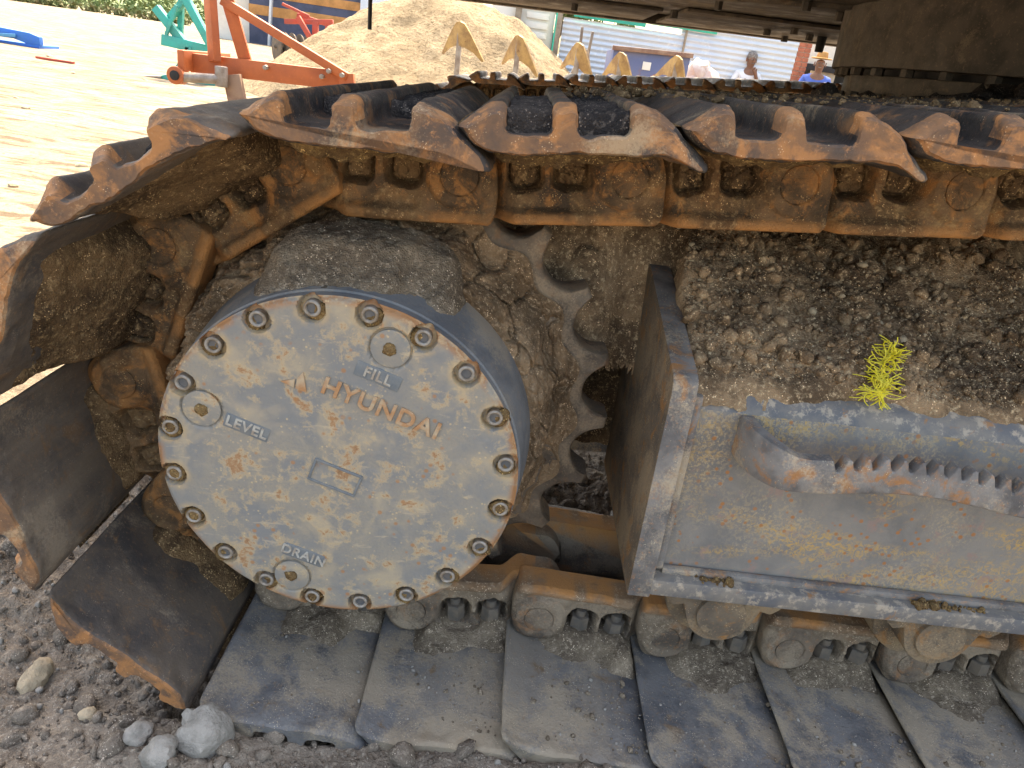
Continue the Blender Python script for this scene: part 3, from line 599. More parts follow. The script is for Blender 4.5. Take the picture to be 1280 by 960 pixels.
tri = MB(); tri.prism([(-.015, -.0095), (.0005, -.0105), (-.0015, -.0005)], -.0022, .002, .0004, 'z'); tri.prism([(.0005, .0002), (.0022, -.0105), (.015, -.0105), (.004, .0115)], -.0022, .002, .0004, 'z')
on_cover('raised_emblem', tri.mesh('raised_emblem', 'letter'), -.046, .503 - ZC, -.0002)
for body, x, z, wd in (('FILL', .042, .517, .052), ('LEVEL', -.103, .436, .052), ('DRAIN', -.040, .268, .050)):
    p = MB(); p.box((-wd / 2, -.0092, -.0025), (wd / 2, .0092, .0009), .0016); o = on_cover('name_plate', p.mesh('name_plate', 'plate'), x, z - ZC, 0.)
    ob('raised_lettering', textmesh(body, .0175, .0007, 'letter2', .0002, 1.08), o, (0, .0, .0012))
fr = MB()
for lo, hi in (((-.029, -.0155), (.029, -.0125)), ((-.029, .0125), (.029, .0155)), ((-.029, -.0124), (-.0262, .0124)), ((.0262, -.0124), (.029, .0124))): fr.box((*lo, -.002), (*hi, .0016), .0007)
on_cover('blank_frame', fr.mesh('blank_frame', 'plate'), -.003, .383 - ZC, 0.)
# --- track frame: end plate, side, flange
FX1 = 2.2
sec = [(.128, .262), (.128, .470), (.132, .492), (.143, .510), (.160, .520), (.60, .60), (.60, .262)]   # (y, z)
def extr_x(name, sec, x0, x1, mat, nx, rs=.004, nmat=None):
    Q = []
    for i in range(len(sec) - 1):
        a, b = np.array(sec[i]), np.array(sec[i + 1]); k = max(1, int(np.linalg.norm(b - a) / .02))
        for j in range(k): Q.append(a + (b - a) * j / k)
    Q.append(np.array(sec[-1])); Q = np.array(Q); X = np.linspace(x0, x1, nx); n_ = len(Q)
    V = np.concatenate([np.stack([np.full(n_, x), Q[:, 0], Q[:, 1]], 1) for x in X]); V[:, 1] += .0012 * fbm(V, 14, 3, 4)
    return V, gridf(nx, n_)
V, F = extr_x('f', sec, .392, FX1, 'frame_side', 120)
tf = ob('track_frame', me('track_frame', V, F, True, ['frame_side', 'bluish'], [1 if V[f[0]][2] > .478 else 0 for f in F]), EX)  # upper bend coloured bluish: skylight painted into its worn steel
b = bmesh.new(); b.from_mesh(tf.data); bmesh.ops.recalc_face_normals(b, faces=b.faces); b.to_mesh(tf.data); b.free()
fl = MB(); fl.box((.396, .100, .236), (FX1, .56, .2605), .004); fl.build('flange', 'bluish', tf)
ep = MB(); ep.prism([(.100, .232), (.100, .520), (.103, .534), (.112, .541), (.36, .60), (.44, .60), (.44, .232)], 0, .030, .003)
m_ = ep.mesh('end_plate', 'frame'); m_.materials.append(MM['roller']); m_.transform(Matrix(((0, -1, 0, .398), (1, 0, 0, 0), (0, 0, 1, 0), (0, 0, 0, 1))))
# map prism (x=y', y=thickness, z) -> rotate so its outline lies in the YZ plane, leaning slightly
for p_ in m_.polygons: p_.material_index = 1 if p_.normal.x < -.8 else 0
ob('end_plate', m_, tf)
wb = MB(); wb.bar((.405, .122, .266), (.405, .122, .515), .013, .013, .005); wb.build('weld_bead', 'frame', tf)
wb = MB(); wb.bar((.41, .121, .264), (FX1, .121, .264), .011, .011, .004); wb.build('weld_bead', 'frame', tf)
# serrated boarding step
def step():
    path = []                                     # plan path (x,y) of the outer face, z centre, half height
    for t in np.linspace(0, 1, 16):
        a = t * PI / 2; path.append((.462 + .048 * (1 - math.cos(a)) * 1.0, .128 - .078 * math.sin(a) ** .9))
    X = np.arange(.514, 1.30, .003); path += [(x, .05) for x in X]; path = np.array(path)
    tx = np.gradient(path, axis=0); tx /= np.linalg.norm(tx, axis=1)[:, None]; nrm = np.stack([-tx[:, 1], tx[:, 0]], 1)   # inwards
    x = path[:, 0]; ztop = .482 + .012 * sstep(.52, .62, x) - .014 * sstep(.66, .80, x); zbot = .440 + .012 * sstep(.52, .64, x) - .014 * sstep(.66, .80, x)
    ztop += .010 * (1 - sstep(.462, .52, x)); zbot -= .0 * (1 - sstep(.47, .5, x))
    tooth = np.where(x > .545, np.abs(((x - .545) / .0198) % 1 - .5) * 2, 1); ztop = np.where(x > .545, ztop - .0145 * (1 - np.clip((tooth - .25) / .5, 0, 1)), ztop)
    rows = []
    for off, zf in ((.0, .06), (.0, .5), (.0, .94), (.0015, 1.), (.016, 1.), (.0175, .94), (.0175, .06), (.016, 0), (.0015, 0)): rows.append(np.stack([path[:, 0] + nrm[:, 0] * off, path[:, 1] + nrm[:, 1] * off, zbot + (ztop - zbot) * zf], 1))
    V = np.stack(rows, 1); k, r = V.shape[:2]; V = V.reshape(-1, 3); F = [(i * r + j, (i + 1) * r + j, (i + 1) * r + (j + 1) % r, i * r + (j + 1) % r) for i in range(k - 1) for j in range(r)]
    F.append(tuple(range(r))); m = me('boarding_step', V, F, True, ['frame']); b = bmesh.new(); b.from_mesh(m); bmesh.ops.recalc_face_normals(b, faces=b.faces); b.to_mesh(m); b.free(); m.set_sharp_from_angle(angle=math.radians(35)); return m
ob('boarding_step', step(), tf)
# rollers under the flange
for x0 in (.505, .805, 1.11, 1.42):
    r_ = MB(); r_.cyl((x0, .175, .182), (x0, .445, .182), .062, .062, 40, .006); ro = r_.build('track_roller', 'roller', EX)
    e_ = []
    for s_ in (-1, 1): pass
    A = np.linspace(PI + .35, 2 * PI - .35, 18); out = [(x0 - .082, .2345), (x0 - .078, .214), (x0 - .066, .203), (x0 - .052, .207)] + [(x0 + .046 * math.cos(a), .196 + .046 * math.sin(a)) for a in A] + [(x0 + .052, .207), (x0 + .066, .203), (x0 + .078, .214), (x0 + .082, .2345)]
    c_ = MB(); c_.prism(out, .125, .172, .004); c_.build('bracket', 'roller', ro)
    c_ = MB(); c_.cyl((x0, .119, .197), (x0, .14, .197), .0335, .0335, 36, .003); c_.build('end_cap', 'roller', ro)
# inner web behind the sprocket, motor guard
def vgrid(x0, x1, z0, z1, st, yf, mat, name, parent):
    X = np.arange(x0, x1, st); Z = np.arange(z0, z1, st); A, B = np.meshgrid(X, Z, indexing='ij'); P = np.stack([A.ravel(), 0 * A.ravel(), B.ravel()], 1); P[:, 1] = yf(P); return ob(name, me(name, P, gridf(len(X), len(Z)), True, [mat]), parent)
mw = MB(); mw.box((-.18, .46, .24), (.46, .50, .685), .004); mw.build('motor_guard', 'frame', EX)
mw = MB(); mw.cyl((0, .34, ZC), (0, .46, ZC), .2, .2, 40); mw.build('motor_housing', 'ring', EX)
# --- carbody, slewing ring, upper structure
cb = MB(); cb.prism([(.70, .36), (.78, .74), (1.0, .835), (2.3, .835), (2.5, .36)], .66, 2.36, .01); cb.build('carbody', 'ring', EX)
RX, RY = 1.65, 1.5
rg = MB(); rg.cyl((RX, RY, .932), (RX, RY, 1.085), .64, .645, 120, .004); ring = rg.build('slewing_ring', 'ring', EX)
rg = MB(); rg.cyl((RX, RY, .868), (RX, RY, .916), .597, .597, 120, .003); rg.build('lower_race', 'ring', ring)
rg = MB(); rg.cyl((RX, RY, .914), (RX, RY, .934), .575, .575, 90); rg.build('seal', 'rubber', ring)
rg = MB(); rg.cyl((RX, RY, .83), (RX, RY, .853), .655, .655, 120, .003); rg.build('mounting_flange', 'ring', ring)
rg = MB(); rg.cyl((RX, RY, .852), (RX, RY, .87), .56, .56, 90); rg.build('seal', 'rubber', ring)
hb = MB(); hb.cyl((0, 0, -.018), (0, 0, .002), .0165, .0165, 6, .001); hbm = hb.mesh('ring_bolt', 'ring')
for k in range(36):
    a = 2 * PI * k / 36; ob('ring_bolt', hbm, ring, (RX + .612 * math.cos(a), RY + .612 * math.sin(a), .932), (0, 0, a + k)); a += .05; ob('ring_bolt', hbm, ring, (RX + .622 * math.cos(a), RY + .622 * math.sin(a), .871), (0, 0, a + k * 2))
BZ = 1.086
bp = MB(); bp.box((-.62, .18, BZ), (3.6, 2.62, BZ + .03), .004); belly = bp.build('belly_plate', 'belly', EX)
bp = MB(); bp.box((-.6, 2.35, BZ - .012), (.62, 2.90, BZ - .002), .003); bp.build('access_cover', 'belly', belly)
bp = MB(); bp.box((.68, 2.2, BZ - .014), (1.5, 2.95, BZ - .003), .003); bp.build('access_cover', 'belly', belly)
bp = MB(); bp.bar((-.6, 2.95, BZ + .01), (3.5, 2.93, BZ + .01), .05, .06, .006); bp.build('edge_rail', 'belly', belly)
bp = MB(); bp.bar((.0, 2.12, BZ - .006), (1.1, 1.55, BZ - .006), .03, .012, .003); bp.build('stiffener', 'belly', belly)
cw = []
for a in np.linspace(0, PI / 2, 8): cw.append((-.45 - .30 * math.cos(a) * 1.0, .20 + .35 - .35 * math.sin(a)))
cw = [(-.45 - .3 * math.cos(a), .5 - .32 * math.sin(a)) for a in np.linspace(0, PI / 2, 8)] + [(1.0, .18), (1.0, 2.96)] + [(-.45 - .3 * math.sin(a), 2.64 + .32 * math.cos(a)) for a in np.linspace(0, PI / 2, 8)]
bp = MB(); bp.prism(cw, BZ + .032, 2.35, .03, 'z'); bp.build('counterweight', 'ring', EX)
bp = MB(); bp.box((1.004, .2, BZ + .032), (3.6, 2.94, 2.3), .03); bp.build('engine_house', 'ring', EX)
bh = MB(); bh.cyl((0, 0, -.022), (0, 0, .004), .014, .014, 6, .001); bhm = bh.mesh('belly_bolt', 'ring')
for (x, y) in [(.65, 2.28), (1.07, 2.55), (1.11, 2.34), (1.22, 2.80), (1.24, 2.55), (1.06, 1.79), (.3, 2.5), (.9, 1.62), (.72, 1.9), (1.32, 2.25)]: ob('belly_bolt', bhm, belly, (x, y, BZ - .003 if y < 2.2 else BZ - .013), (0, 0, x * 7))
bh = MB(); bh.cyl((1.3, 2.58, BZ - .07), (1.3, 2.58, BZ), .016, .02, 14, .003); bh.build('drain_pipe', 'rubber', belly)
bh = MB(); bh.cyl((-.511, 2.6, .899), (-.512, 2.6, BZ + .01), .0085, .0085, 12, .002); bh.build('hanging_hose', 'rubber', belly)

# ---------------------------------------------------------------- caked mud
def W(P):                                              # machine frame -> world
    P = np.asarray(P, float); c, s = math.cos(TILT), math.sin(TILT); return np.stack([P[:, 0] * c - P[:, 2] * s, P[:, 1], P[:, 0] * s + P[:, 2] * c], 1)
def mudobj(name, V, F, mat, label):
    m = me(name, W(V), F, True, [mat]); return tag(ob(name, m), label, None, None, 'stuff')
# ring of mud round the hub
def hubmud():
    nt_, ns = 620, 110; th = np.arange(nt_) * 2 * PI / nt_; s = np.linspace(0, 1, ns)
    T, Sg = np.meshgrid(th, s, indexing='ij'); T, Sg = T.ravel(), Sg.ravel()
    sca = .5 + .5 * np.cos((PI / 2 - T + math.radians(2)) * 21); r0 = .216 + (.059 + .016 * sca) * Sg ** .8; y0 = .178 + .098 * sstep(0, .62, Sg)
    x, z = r0 * np.sin(T), r0 * np.cos(T); P = np.stack([x, y0, z], 1)
    big = fbm(P, 9, 3, 21); up = sstep(-.2, .8, z / r0) ; left = sstep(.1, -.1, x)
    cl = clods(P, 30, 22); cl2 = clods(P, 75, 23); ck = crack(P, 13, 24, .045) ; ck2 = crack(P, 30, 25, .04)
    wl = sstep(.05, -.15, x) * .9 + .2 + .5 * (1 - sstep(.35, .6, Sg))
    d = .020 * big + .020 * cl * wl + .007 * cl2 * (.3 + wl) + .0035 * fbm(P, 60, 4, 26) - .011 * ck - .004 * ck2 * (1 - wl * .5)
    out = np.stack([np.sin(T) * .35, -np.ones_like(T) * .94, np.cos(T) * .35], 1)
    env = sstep(0, .1, Sg) * (1 - .6 * sstep(.9, 1, Sg))
    P = P + out * (d * env)[:, None]
    P[:, 2] += ZC
    return P, gridf(nt_, ns, True)
V, F = hubmud(); mudobj('hub_mud', V, F, 'mud_hub', 'cracked brown mud packed round the drive hub inside the sprocket teeth')
# dry dirt on the drum top
def drumdirt():
    nt_, ns = 260, 90; T = np.linspace(-.62, .66, nt_); y = np.linspace(.088, .21, ns); T, Y = [a.ravel() for a in np.meshgrid(T, y, indexing='ij')]
    P = np.stack([.21 * np.sin(T), Y, .21 * np.cos(T)], 1); e = sstep(-.62, -.30, T) * (1 - sstep(.38, .64, T)) ; fr_ = sstep(.088, .150, Y + .016 * fbm(P, 30, 3, 31) - .018 * sstep(.0, .4, T))
    t = (.034 * fr_ + .002) * e + .006 * fbm(P, 45, 4, 32) * e + .004 * clods(P, 90, 33) * e - .004 * (1 - e * sstep(.0, .1, fr_))
    r = np.interp(Y - CY, [0, .018, .03, .07, .10, .16], [.2075, .2078, .2105, .2170, .2205, .2218]) + t; return np.stack([r * np.sin(T), Y, ZC + r * np.cos(T)], 1), gridf(nt_, ns)
V, F = drumdirt(); mudobj('drum_dirt', V, F, 'mud_grey', 'dry grey dirt lying on top of the final drive drum')
# heap on the track frame
def heap_z(x, y):
    p = np.stack([x, y, 0 * x], 1)
    z = np.interp(y, [.08, .128, .135, .15, .2, .26, .33, .42, .52, .7], [.46, .485, .505, .526, .560, .585, .615, .650, .675, .69])
    z += .030 * fbm(p, 7, 3, 41) * sstep(.13, .22, y) + .030 * clods(p, 13, 42) * sstep(.14, .24, y) * sstep(-.3, .4, fbm(p, 5, 3, 40)) + .012 * clods(p, 40, 43) * sstep(-.2, .4, fbm(p, 11, 3, 39)) + .006 * clods(p, 110, 45) + .004 * fbm(p, 120, 3, 44)
    edge = sstep(.366, .405, x + .018 * fbm(p, 22, 3, 46)); slump = sstep(.28, .40, y + .03 * fbm(p, 14, 3, 47))
    z = z - (1 - np.maximum(edge, slump)) * .35
    z -= .055 * (1 - sstep(.118, .150, y + .030 * fbm(p, 9, 4, 48) + .012 * fbm(p, 40, 3, 49) - .010 * sstep(.5, .9, x)))
    return z
X = np.concatenate([np.arange(.06, 1.0, .0030), np.arange(1.0, 1.7, .012)]); Yg = np.concatenate([np.arange(.132, .40, .0030), np.arange(.40, .64, .006)]); A, B = [a.ravel() for a in np.meshgrid(X, Yg, indexing='ij')]
HZ = heap_z(A, B); HF = gridf(len(X), len(Yg)); HF = HF[HZ[HF].min(1) > .44]
mudobj('frame_mud', np.stack([A, B, HZ], 1), HF, 'mud_heap', 'heap of crumbly brown earth lying along the track frame')
n = 2600; hx = RNG.uniform(.40, 1.0, n); hy = .158 + .30 * RNG.random(n) ** 1.3; hr = np.clip(.0016 * np.exp(RNG.exponential(.55, n)), .0015, .010)
tag(scatter('earth_crumbs', W(np.stack([hx, hy, heap_z(hx, hy) + hr * .3], 1)), hr, 'mud_heap', 13, 2), 'loose earth crumbs on the heap above the track frame', None, None, 'stuff')
n = 170; hx = RNG.uniform(.39, .95, n); hy = .165 + .28 * RNG.random(n); hr = np.clip(.0016 * np.exp(RNG.exponential(.35, n)), .0015, .007)
tag(scatter('pale_grit', W(np.stack([hx, hy, heap_z(hx, hy) + hr * .6], 1)), hr, 'stone2', 14, 1), 'pale grit sprinkled on the earth heap', None, None, 'stuff')
def wall_y(P):
    return .445 - .03 * sstep(-.1, .6, fbm(P, 8, 3, 61)) - .012 * clods(P, 26, 62) + .006 * crack(P, 16, 63, .05) - .003 * fbm(P, 80, 3, 64) - .05 * sstep(.62, .70, P[:, 2])
Xw = np.arange(.02, .42, .004); Zw = np.arange(.27, .76, .004); A, B = [a.ravel() for a in np.meshgrid(Xw, Zw, indexing='ij')]; P = np.stack([A, 0 * A, B], 1); P[:, 1] = wall_y(P)
mudobj('guard_mud', P, gridf(len(Xw), len(Zw)), 'mud_brown', 'smooth brown mud plastered on the guard behind the sprocket')
# crusts under the shoes, beside the links
def slab(a, b, y0, y1, thick, seed, st=.0032, u0=.012, u1=.214):
    e = np.array([b[0] - a[0], b[1] - a[1]]); L = np.linalg.norm(e); e /= L; nrm = np.array([-e[1], e[0]])
    u = np.arange(u0, u1, st); y = np.arange(y0, y1, st); U, Y = [q.ravel() for q in np.meshgrid(u, y, indexing='ij')]
    P = np.stack([U + seed * .31, Y, np.full(len(U), seed * .17)], 1); t = thick(U, Y, P)
    vs_ = np.interp(U, [.021, .045, .07, .185, .205, .229], [.0665, .051, .048, .0468, .044, .0355])
    v = vs_ + .002 - t; X = a[0] + e[0] * U * L / PP + nrm[0] * v; Z = a[1] + e[1] * U * L / PP + nrm[1] * v
    return np.stack([X, Y, Z], 1), gridf(len(u), len(y))
def join(parts):
    V = []; F = []; o = 0
    for v, f in parts: V.append(v); F.append(f + o); o += len(v)
    return np.concatenate(V), np.concatenate(F)
tops, wraps, lows = [], [], []
for (a, b, z, i) in [f for f in frames[:len(LINKS)]]:
    sd_ = i + 100
    if z == 'top' and a[0] < 1.1:
        tops.append(slab(a, b, .0265, .215, lambda U, Y, P: -.002 + (.012 + .014 * fbm(P, 22, 4, sd_) + .008 * clods(P, 60, sd_)) * sstep(.024, .05, Y + .02 * fbm(P, 30, 3, 1)) * sstep(.03, .06, U) * (1 - sstep(.17, .21, U)), sd_))
    if z == 'wrap':
        if i in (11, 12): wraps.append(slab(a, b, .026, .225, lambda U, Y, P: -.003 + (.010 + .030 * sstep(.08, .2, Y) + .012 * fbm(P, 14, 4, sd_) + .006 * clods(P, 70, sd_)) * sstep(.030, .075, Y + .035 * fbm(P, 12, 4, 3)) * sstep(.015, .04, U) * (1 - sstep(.185, .212, U)), sd_))
        else: wraps.append(slab(a, b, .10, .225, lambda U, Y, P: -.003 + (.024 + .012 * fbm(P, 22, 4, sd_)) * sstep(.165, .215, Y + .03 * fbm(P, 16, 5, 3)) * sstep(.02, .05, U) * (1 - sstep(.17, .2, U)), sd_))
    if z == 'low' and a[0] < 1.3:
        lows.append(slab(a, b, .06, .235, lambda U, Y, P: -.003 + (.030 + .008 * fbm(P, 30, 4, sd_)) * sstep(.150, .208, Y + .045 * fbm(P, 13, 5, sd_ + 3)) ** 1.4 * sstep(.020, .06, U) * (1 - sstep(.15, .195, U)) + .0045 * sstep(-.1, .5, fbm(P, 24, 5, sd_ + 5)) * sstep(.10, .15, Y), sd_))
V, F = join(tops); mudobj('shoe_crust', V, F[:, ::-1], 'mud_ochre', 'ochre dirt crust hanging under the upper track shoes')
V, F = join(wraps); mudobj('shoe_mud', V, F[:, ::-1], 'mud_brown', 'thick speckled mud on the inside of the shoes wrapping the sprocket')
V, F = join(lows); mudobj('link_dirt', V, F[:, ::-1], 'mud_grey', 'grey brown dirt banked against the lower track links')
# packed clay in the grouser valleys of the upper shoes
def clayblock(a, b, u0, u1, v0, v1, y0, y1, seed):
    e = np.array([b[0] - a[0], b[1] - a[1]]); L = np.linalg.norm(e); e /= L; nrm = np.array([-e[1], e[0]])
    ny = 130; nu_ = 40; y = np.linspace(y0, y1, ny); t = np.linspace(0, 1, nu_)
    T, Y = np.meshgrid(t, y, indexing='ij'); T, Y = T.ravel(), Y.ravel()
    # cap profile: up the wall, across, down; front face closed by slope
    U = u0 + (u1 - u0) * T; P = np.stack([U + seed, Y, 0 * U], 1)
    frontal = sstep(y0, y0 + .004, Y + .003 * fbm(P, 60, 3, seed)); v = v0 - .004 + (v1 - v0 + .004 + .005 * fbm(P, 26, 4, seed) + .004 * clods(P, 80, seed)) * frontal
    X = a[0] + e[0] * U * L / PP + nrm[0] * v; Z = a[1] + e[1] * U * L / PP + nrm[1] * v; return np.stack([X, Y, Z], 1), gridf(nu_, ny)
cb_ = []
sh = {k: (TOP[k], TOP[k + 1]) for k in range(0, 9)}
cb_.append(clayblock(*sh[1], .0600, .0990, .062, .083, .016, .30, 1)); cb_.append(clayblock(*sh[1], .1215, .1650, .061, .081, .014, .46, 2))
for k in (0, 2, 3, 4, 5, 6, 7):
    for j, (u0, u1) in enumerate(((.0600, .0990), (.1215, .1650))): cb_.append(clayblock(*sh[k], u0, u1, .062, .078, .13 + .03 * ((k * 3 + j) % 4), .58, 10 + k * 2 + j))
for (u0, u1), k in (((.0600, .0990), 1), ((.1215, .1650), 2)): cb_.append(clayblock(WRAP[1], WRAP[0], u0, u1, .062, .073, .06, .56, 40 + k))
V, F = join(cb_); mudobj('grouser_clay', V, F, 'mud_dark', 'dark dried clay packed between the grousers of the upper shoes')
# loose dirt on the carbody and inner track
n = 1500; dx = RNG.uniform(.2, 1.9, n); dy = RNG.uniform(.22, .60, n); zt = np.interp(dx, [t[0] for t in TOP], [t[1] for t in TOP]) + .093
dr = np.clip(.0016 * np.exp(RNG.exponential(.4, n)), .0015, .007)
tag(scatter('track_top_dirt', W(np.stack([dx, dy, zt + dr * .1 - .006], 1)), dr, 'mud_brown', 23, 2), 'loose dirt lying across the top of the near track', None, None, 'stuff')
n = 420; dx = RNG.normal(1.30, .14, n); dy = RNG.normal(1.05, .13, n); dr = RNG.uniform(.012, .042, n); dz = .842 + .07 * np.exp(-((dx - 1.28) / .14) ** 2 - ((dy - 1.05) / .16) ** 2) * RNG.random(n)
tag(scatter('carbody_clods', W(np.stack([dx, dy, dz], 1)), dr, 'mud_dark', 24, 2), 'dark clods heaped on the carbody below the slewing ring', None, None, 'stuff')
# grit on the lower shoes
n = 1300; dx = RNG.uniform(-.14, 1.2, n); dy = .025 + .17 * RNG.random(n) ** 1.5; dr = np.clip(.0010 * np.exp(RNG.exponential(.42, n)), .001, .005)
cl_ = fbm(np.stack([dx, dy, 0 * dx], 1), 16, 3, 77) > -.05; dx, dy, dr = dx[cl_], dy[cl_], dr[cl_]
lowz = np.interp(dx, [t[0] for t in LOW], [t[1] for t in LOW]) - .0475
tag(scatter('shoe_grit', W(np.stack([dx, dy, lowz + dr * .4], 1)), dr, 'mud_grey', 25, 1), 'fine grit and crumbs lying on the flat lower shoes', None, None, 'stuff')
n = 260; dx = RNG.uniform(-.14, 1.2, n); dy = .025 + .15 * RNG.random(n) ** 1.4; dr = np.clip(.0012 * np.exp(RNG.exponential(.3, n)), .001, .004); lowz = np.interp(dx, [t[0] for t in LOW], [t[1] for t in LOW]) - .0475
tag(scatter('white_grit', W(np.stack([dx, dy, lowz + dr * .5], 1)), dr, 'stone', 26, 1), 'white specks of grit on the flat lower shoes', None, None, 'stuff')
n = 900; dx = .40 + .75 * RNG.random(n); dy = RNG.uniform(.103, .127, n); kk = fbm(np.stack([dx, 0 * dx, 0 * dx], 1), 9, 4, 88) > -.02; dx, dy = dx[kk], dy[kk]; dr = np.clip(.0014 * np.exp(RNG.exponential(.5, len(dx))), .0012, .007)
tag(scatter('ledge_dirt', W(np.stack([dx, dy, .2605 + dr * .4], 1)), dr, 'mud_ochre', 27, 2), 'crumbs of tan dirt lying on the lower ledge of the track frame', None, None, 'stuff')
# yellow string tuft
TUFT = (.622, .146, .532)
def tuft():
    cu = bpy.data.curves.new('tuft', 'CURVE'); cu.dimensions = '3D'; cu.bevel_depth = .0009; cu.bevel_resolution = 1; r = random.Random(3)
    spine = [(.668, .150, .520), (.672, .165, .545), (.676, .185, .566), (.683, .205, .588), (.694, .225, .602)]
    for k in range(170):
        i = r.randrange(0, 4); a = Vector(spine[i]).lerp(Vector(spine[i + 1]), r.random()) + Vector((r.gauss(0, .005), r.gauss(-.006, .003), r.gauss(.006, .004)))
        if k < 26: a = Vector(spine[0]) + Vector((r.gauss(0, .008), -.01, r.gauss(.008, .004)))
        s = cu.splines.new('POLY'); n_ = 12; s.points.add(n_ - 1); d = Vector((r.gauss(0, 1), r.gauss(-.2, .4), r.gauss(0, 1))).normalized()
        if k < 14: d = Vector((-1, -.15, -.1 + r.gauss(0, .25))).normalized()
        elif k < 26: d = Vector((r.gauss(0, .5), -.3, -1)).normalized()
        p = a.copy(); curl = Vector((r.gauss(0, .5), r.gauss(0, .3), r.gauss(0, .5))) * (.4 if k < 26 else 1.3)
        for q in range(n_): s.points[q].co = (*p, 1); p = p + d * (.0034 if k < 26 else .0028); d = (d + curl * .3 + Vector((r.gauss(0, .12), r.gauss(0, .1), r.gauss(0, .12)))).normalized()
    o = bpy.data.objects.new('t', cu); C.objects.link(o); m = bpy.data.meshes.new_from_object(o.evaluated_get(bpy.context.evaluated_depsgraph_get())); bpy.data.objects.remove(o)
    V = np.array([v.co[:] for v in m.vertices]); V = (V - np.array([.668, .150, .520])) * np.array([.82, .62, .52]) + np.array(TUFT); V = W(V); m.vertices.foreach_set('co', V.ravel()); m.materials.clear(); m.materials.append(MM['yellow']); return m
tag(ob('string_tuft', tuft()), 'frayed tuft of bright yellow plastic string on the earth heap', 'string')

# ---------------------------------------------------------------- background
def bgthing(name, loc, label, cat, group=None): return tag(empty(name, loc), label, cat, group)
# orange plough
pl = bgthing('plough', (-2.0, 5.2, 0), 'orange tractor plough with a braced headstock and one leg coloured as in shade', 'plough')
def rel(o, p): return (p[0] - o.location.x, p[1] - o.location.y, p[2] - o.location.z)
def pbar(name, mat, a, b, wx, wy, par, bev=.006, up=(0, 0, 1)):
    m = MB(); m.bar(rel(par, a), rel(par, b), wx, wy, bev, up); return m.build(name, mat, par)
pbar('main_beam', 'orange', (-2.40, 5.2, .515), (-1.24, 5.25, .545), .07, .135, pl)
pbar('cross_plate', 'orange', (-2.40, 5.02, .53), (-2.40, 5.9, .52), .05, .14, pl)
pbar('mast_bar', 'orange', (-2.20, 5.14, .55), (-2.26, 5.2, 1.22), .055, .11, pl)
pbar('mast_bar', 'orange', (-2.0, 5.24, .55), (-2.20, 5.2, 1.24), .055, .09, pl)
pbar('brace', 'orange', (-2.16, 5.2, .965), (-1.23, 5.2, .575), .055, .06, pl)
pbar('tail_arm', 'orange', (-1.24, 5.22, .60), (-1.20, 5.22, .30), .07, .11, pl)
pbar('leg', 'orange_dull', (-2.06, 5.1, .48), (-1.98, 5.1, .10), .05, .13, pl)
m = MB(); m.prism([(-.05, .0), (.26, .02), (.16, .13), (-.03, .20)], -.14, -.11, .005); m.build('share', 'grey_steel', pl)
m = MB(); m.cyl(rel(pl, (-2.11, 5.03, .39)), rel(pl, (-2.11, 5.03, .53)), .045, .045, 20, .008); m.build('clamp', 'grey_steel', pl)
m = MB(); m.cyl(rel(pl, (-2.43, 5.02, .415)), rel(pl, (-2.12, 5.02, .44)), .035, .035, 20, .004); m.build('cross_shaft', 'grey_steel', pl)
m = MB(); m.cyl(rel(pl, (-2.43, 4.98, .425)), rel(pl, (-2.43, 5.10, .425)), .062, .062, 24, .006); m.build('hitch_eye', 'orange', pl)
m = MB(); m.cyl(rel(pl, (-2.43, 4.970, .425)), rel(pl, (-2.43, 4.979, .425)), .034, .034, 20, .001); m.build('hitch_pin', 'rubber', pl)
for (x, z) in ((-1.83, .56), (-1.36, .60), (-1.41, .555), (-1.26, .585), (-2.18, .99)):
    m = MB(); m.cyl(rel(pl, (x, 5.135, z)), rel(pl, (x, 5.18, z)), .018, .018, 6, .002); m.build('bolt', 'grey_steel', pl)
m = MB(); m.cyl(rel(pl, (-1.20, 5.22, .02)), rel(pl, (-1.20, 5.22, .32)), .03, .03, 12); m.build('stand_leg', 'orange_dull', pl)
# teal plough
tp = bgthing('plough', (-4.45, 9.5, 0), 'teal reversible plough with crossed arms and a curved standing leg', 'plough')
pbar('frame_arm', 'teal', (-4.70, 9.5, .86), (-4.30, 9.5, .42), .10, .10, tp); pbar('frame_arm', 'teal', (-4.62, 9.55, .68), (-4.22, 9.5, 1.12), .09, .07, tp); pbar('frame_arm', 'teal', (-4.34, 9.5, 1.05), (-4.02, 9.5, .52), .10, .09, tp)
pbar('cross_beam', 'teal', (-4.62, 9.45, .50), (-4.02, 9.6, .44), .14, .13, tp); pbar('mast_bar', 'teal', (-4.46, 9.6, .45), (-4.40, 9.6, 1.2), .07, .06, tp); pbar('tie_rod', 'teal', (-4.55, 9.42, .56), (-4.40, 9.42, .92), .04, .04, tp)
m = MB(); m.prism([(-.36, .02), (-.22, .0), (.06, .06), (.16, .24), (.20, .46), (.06, .46), (.02, .26), (-.10, .10)], -.05, .05, .01); m.build('leg', 'teal', tp)
m = MB(); m.prism([(-.46, .03), (-.22, -.01), (-.2, .06)], -.09, .09, .006); m.build('share', 'grey_steel', tp)
m = MB(); m.prism([(.10, .0), (.50, .0), (.42, .26), (.30, .40)], .10, .14, .006); m.build('mouldboard', 'teal', tp)
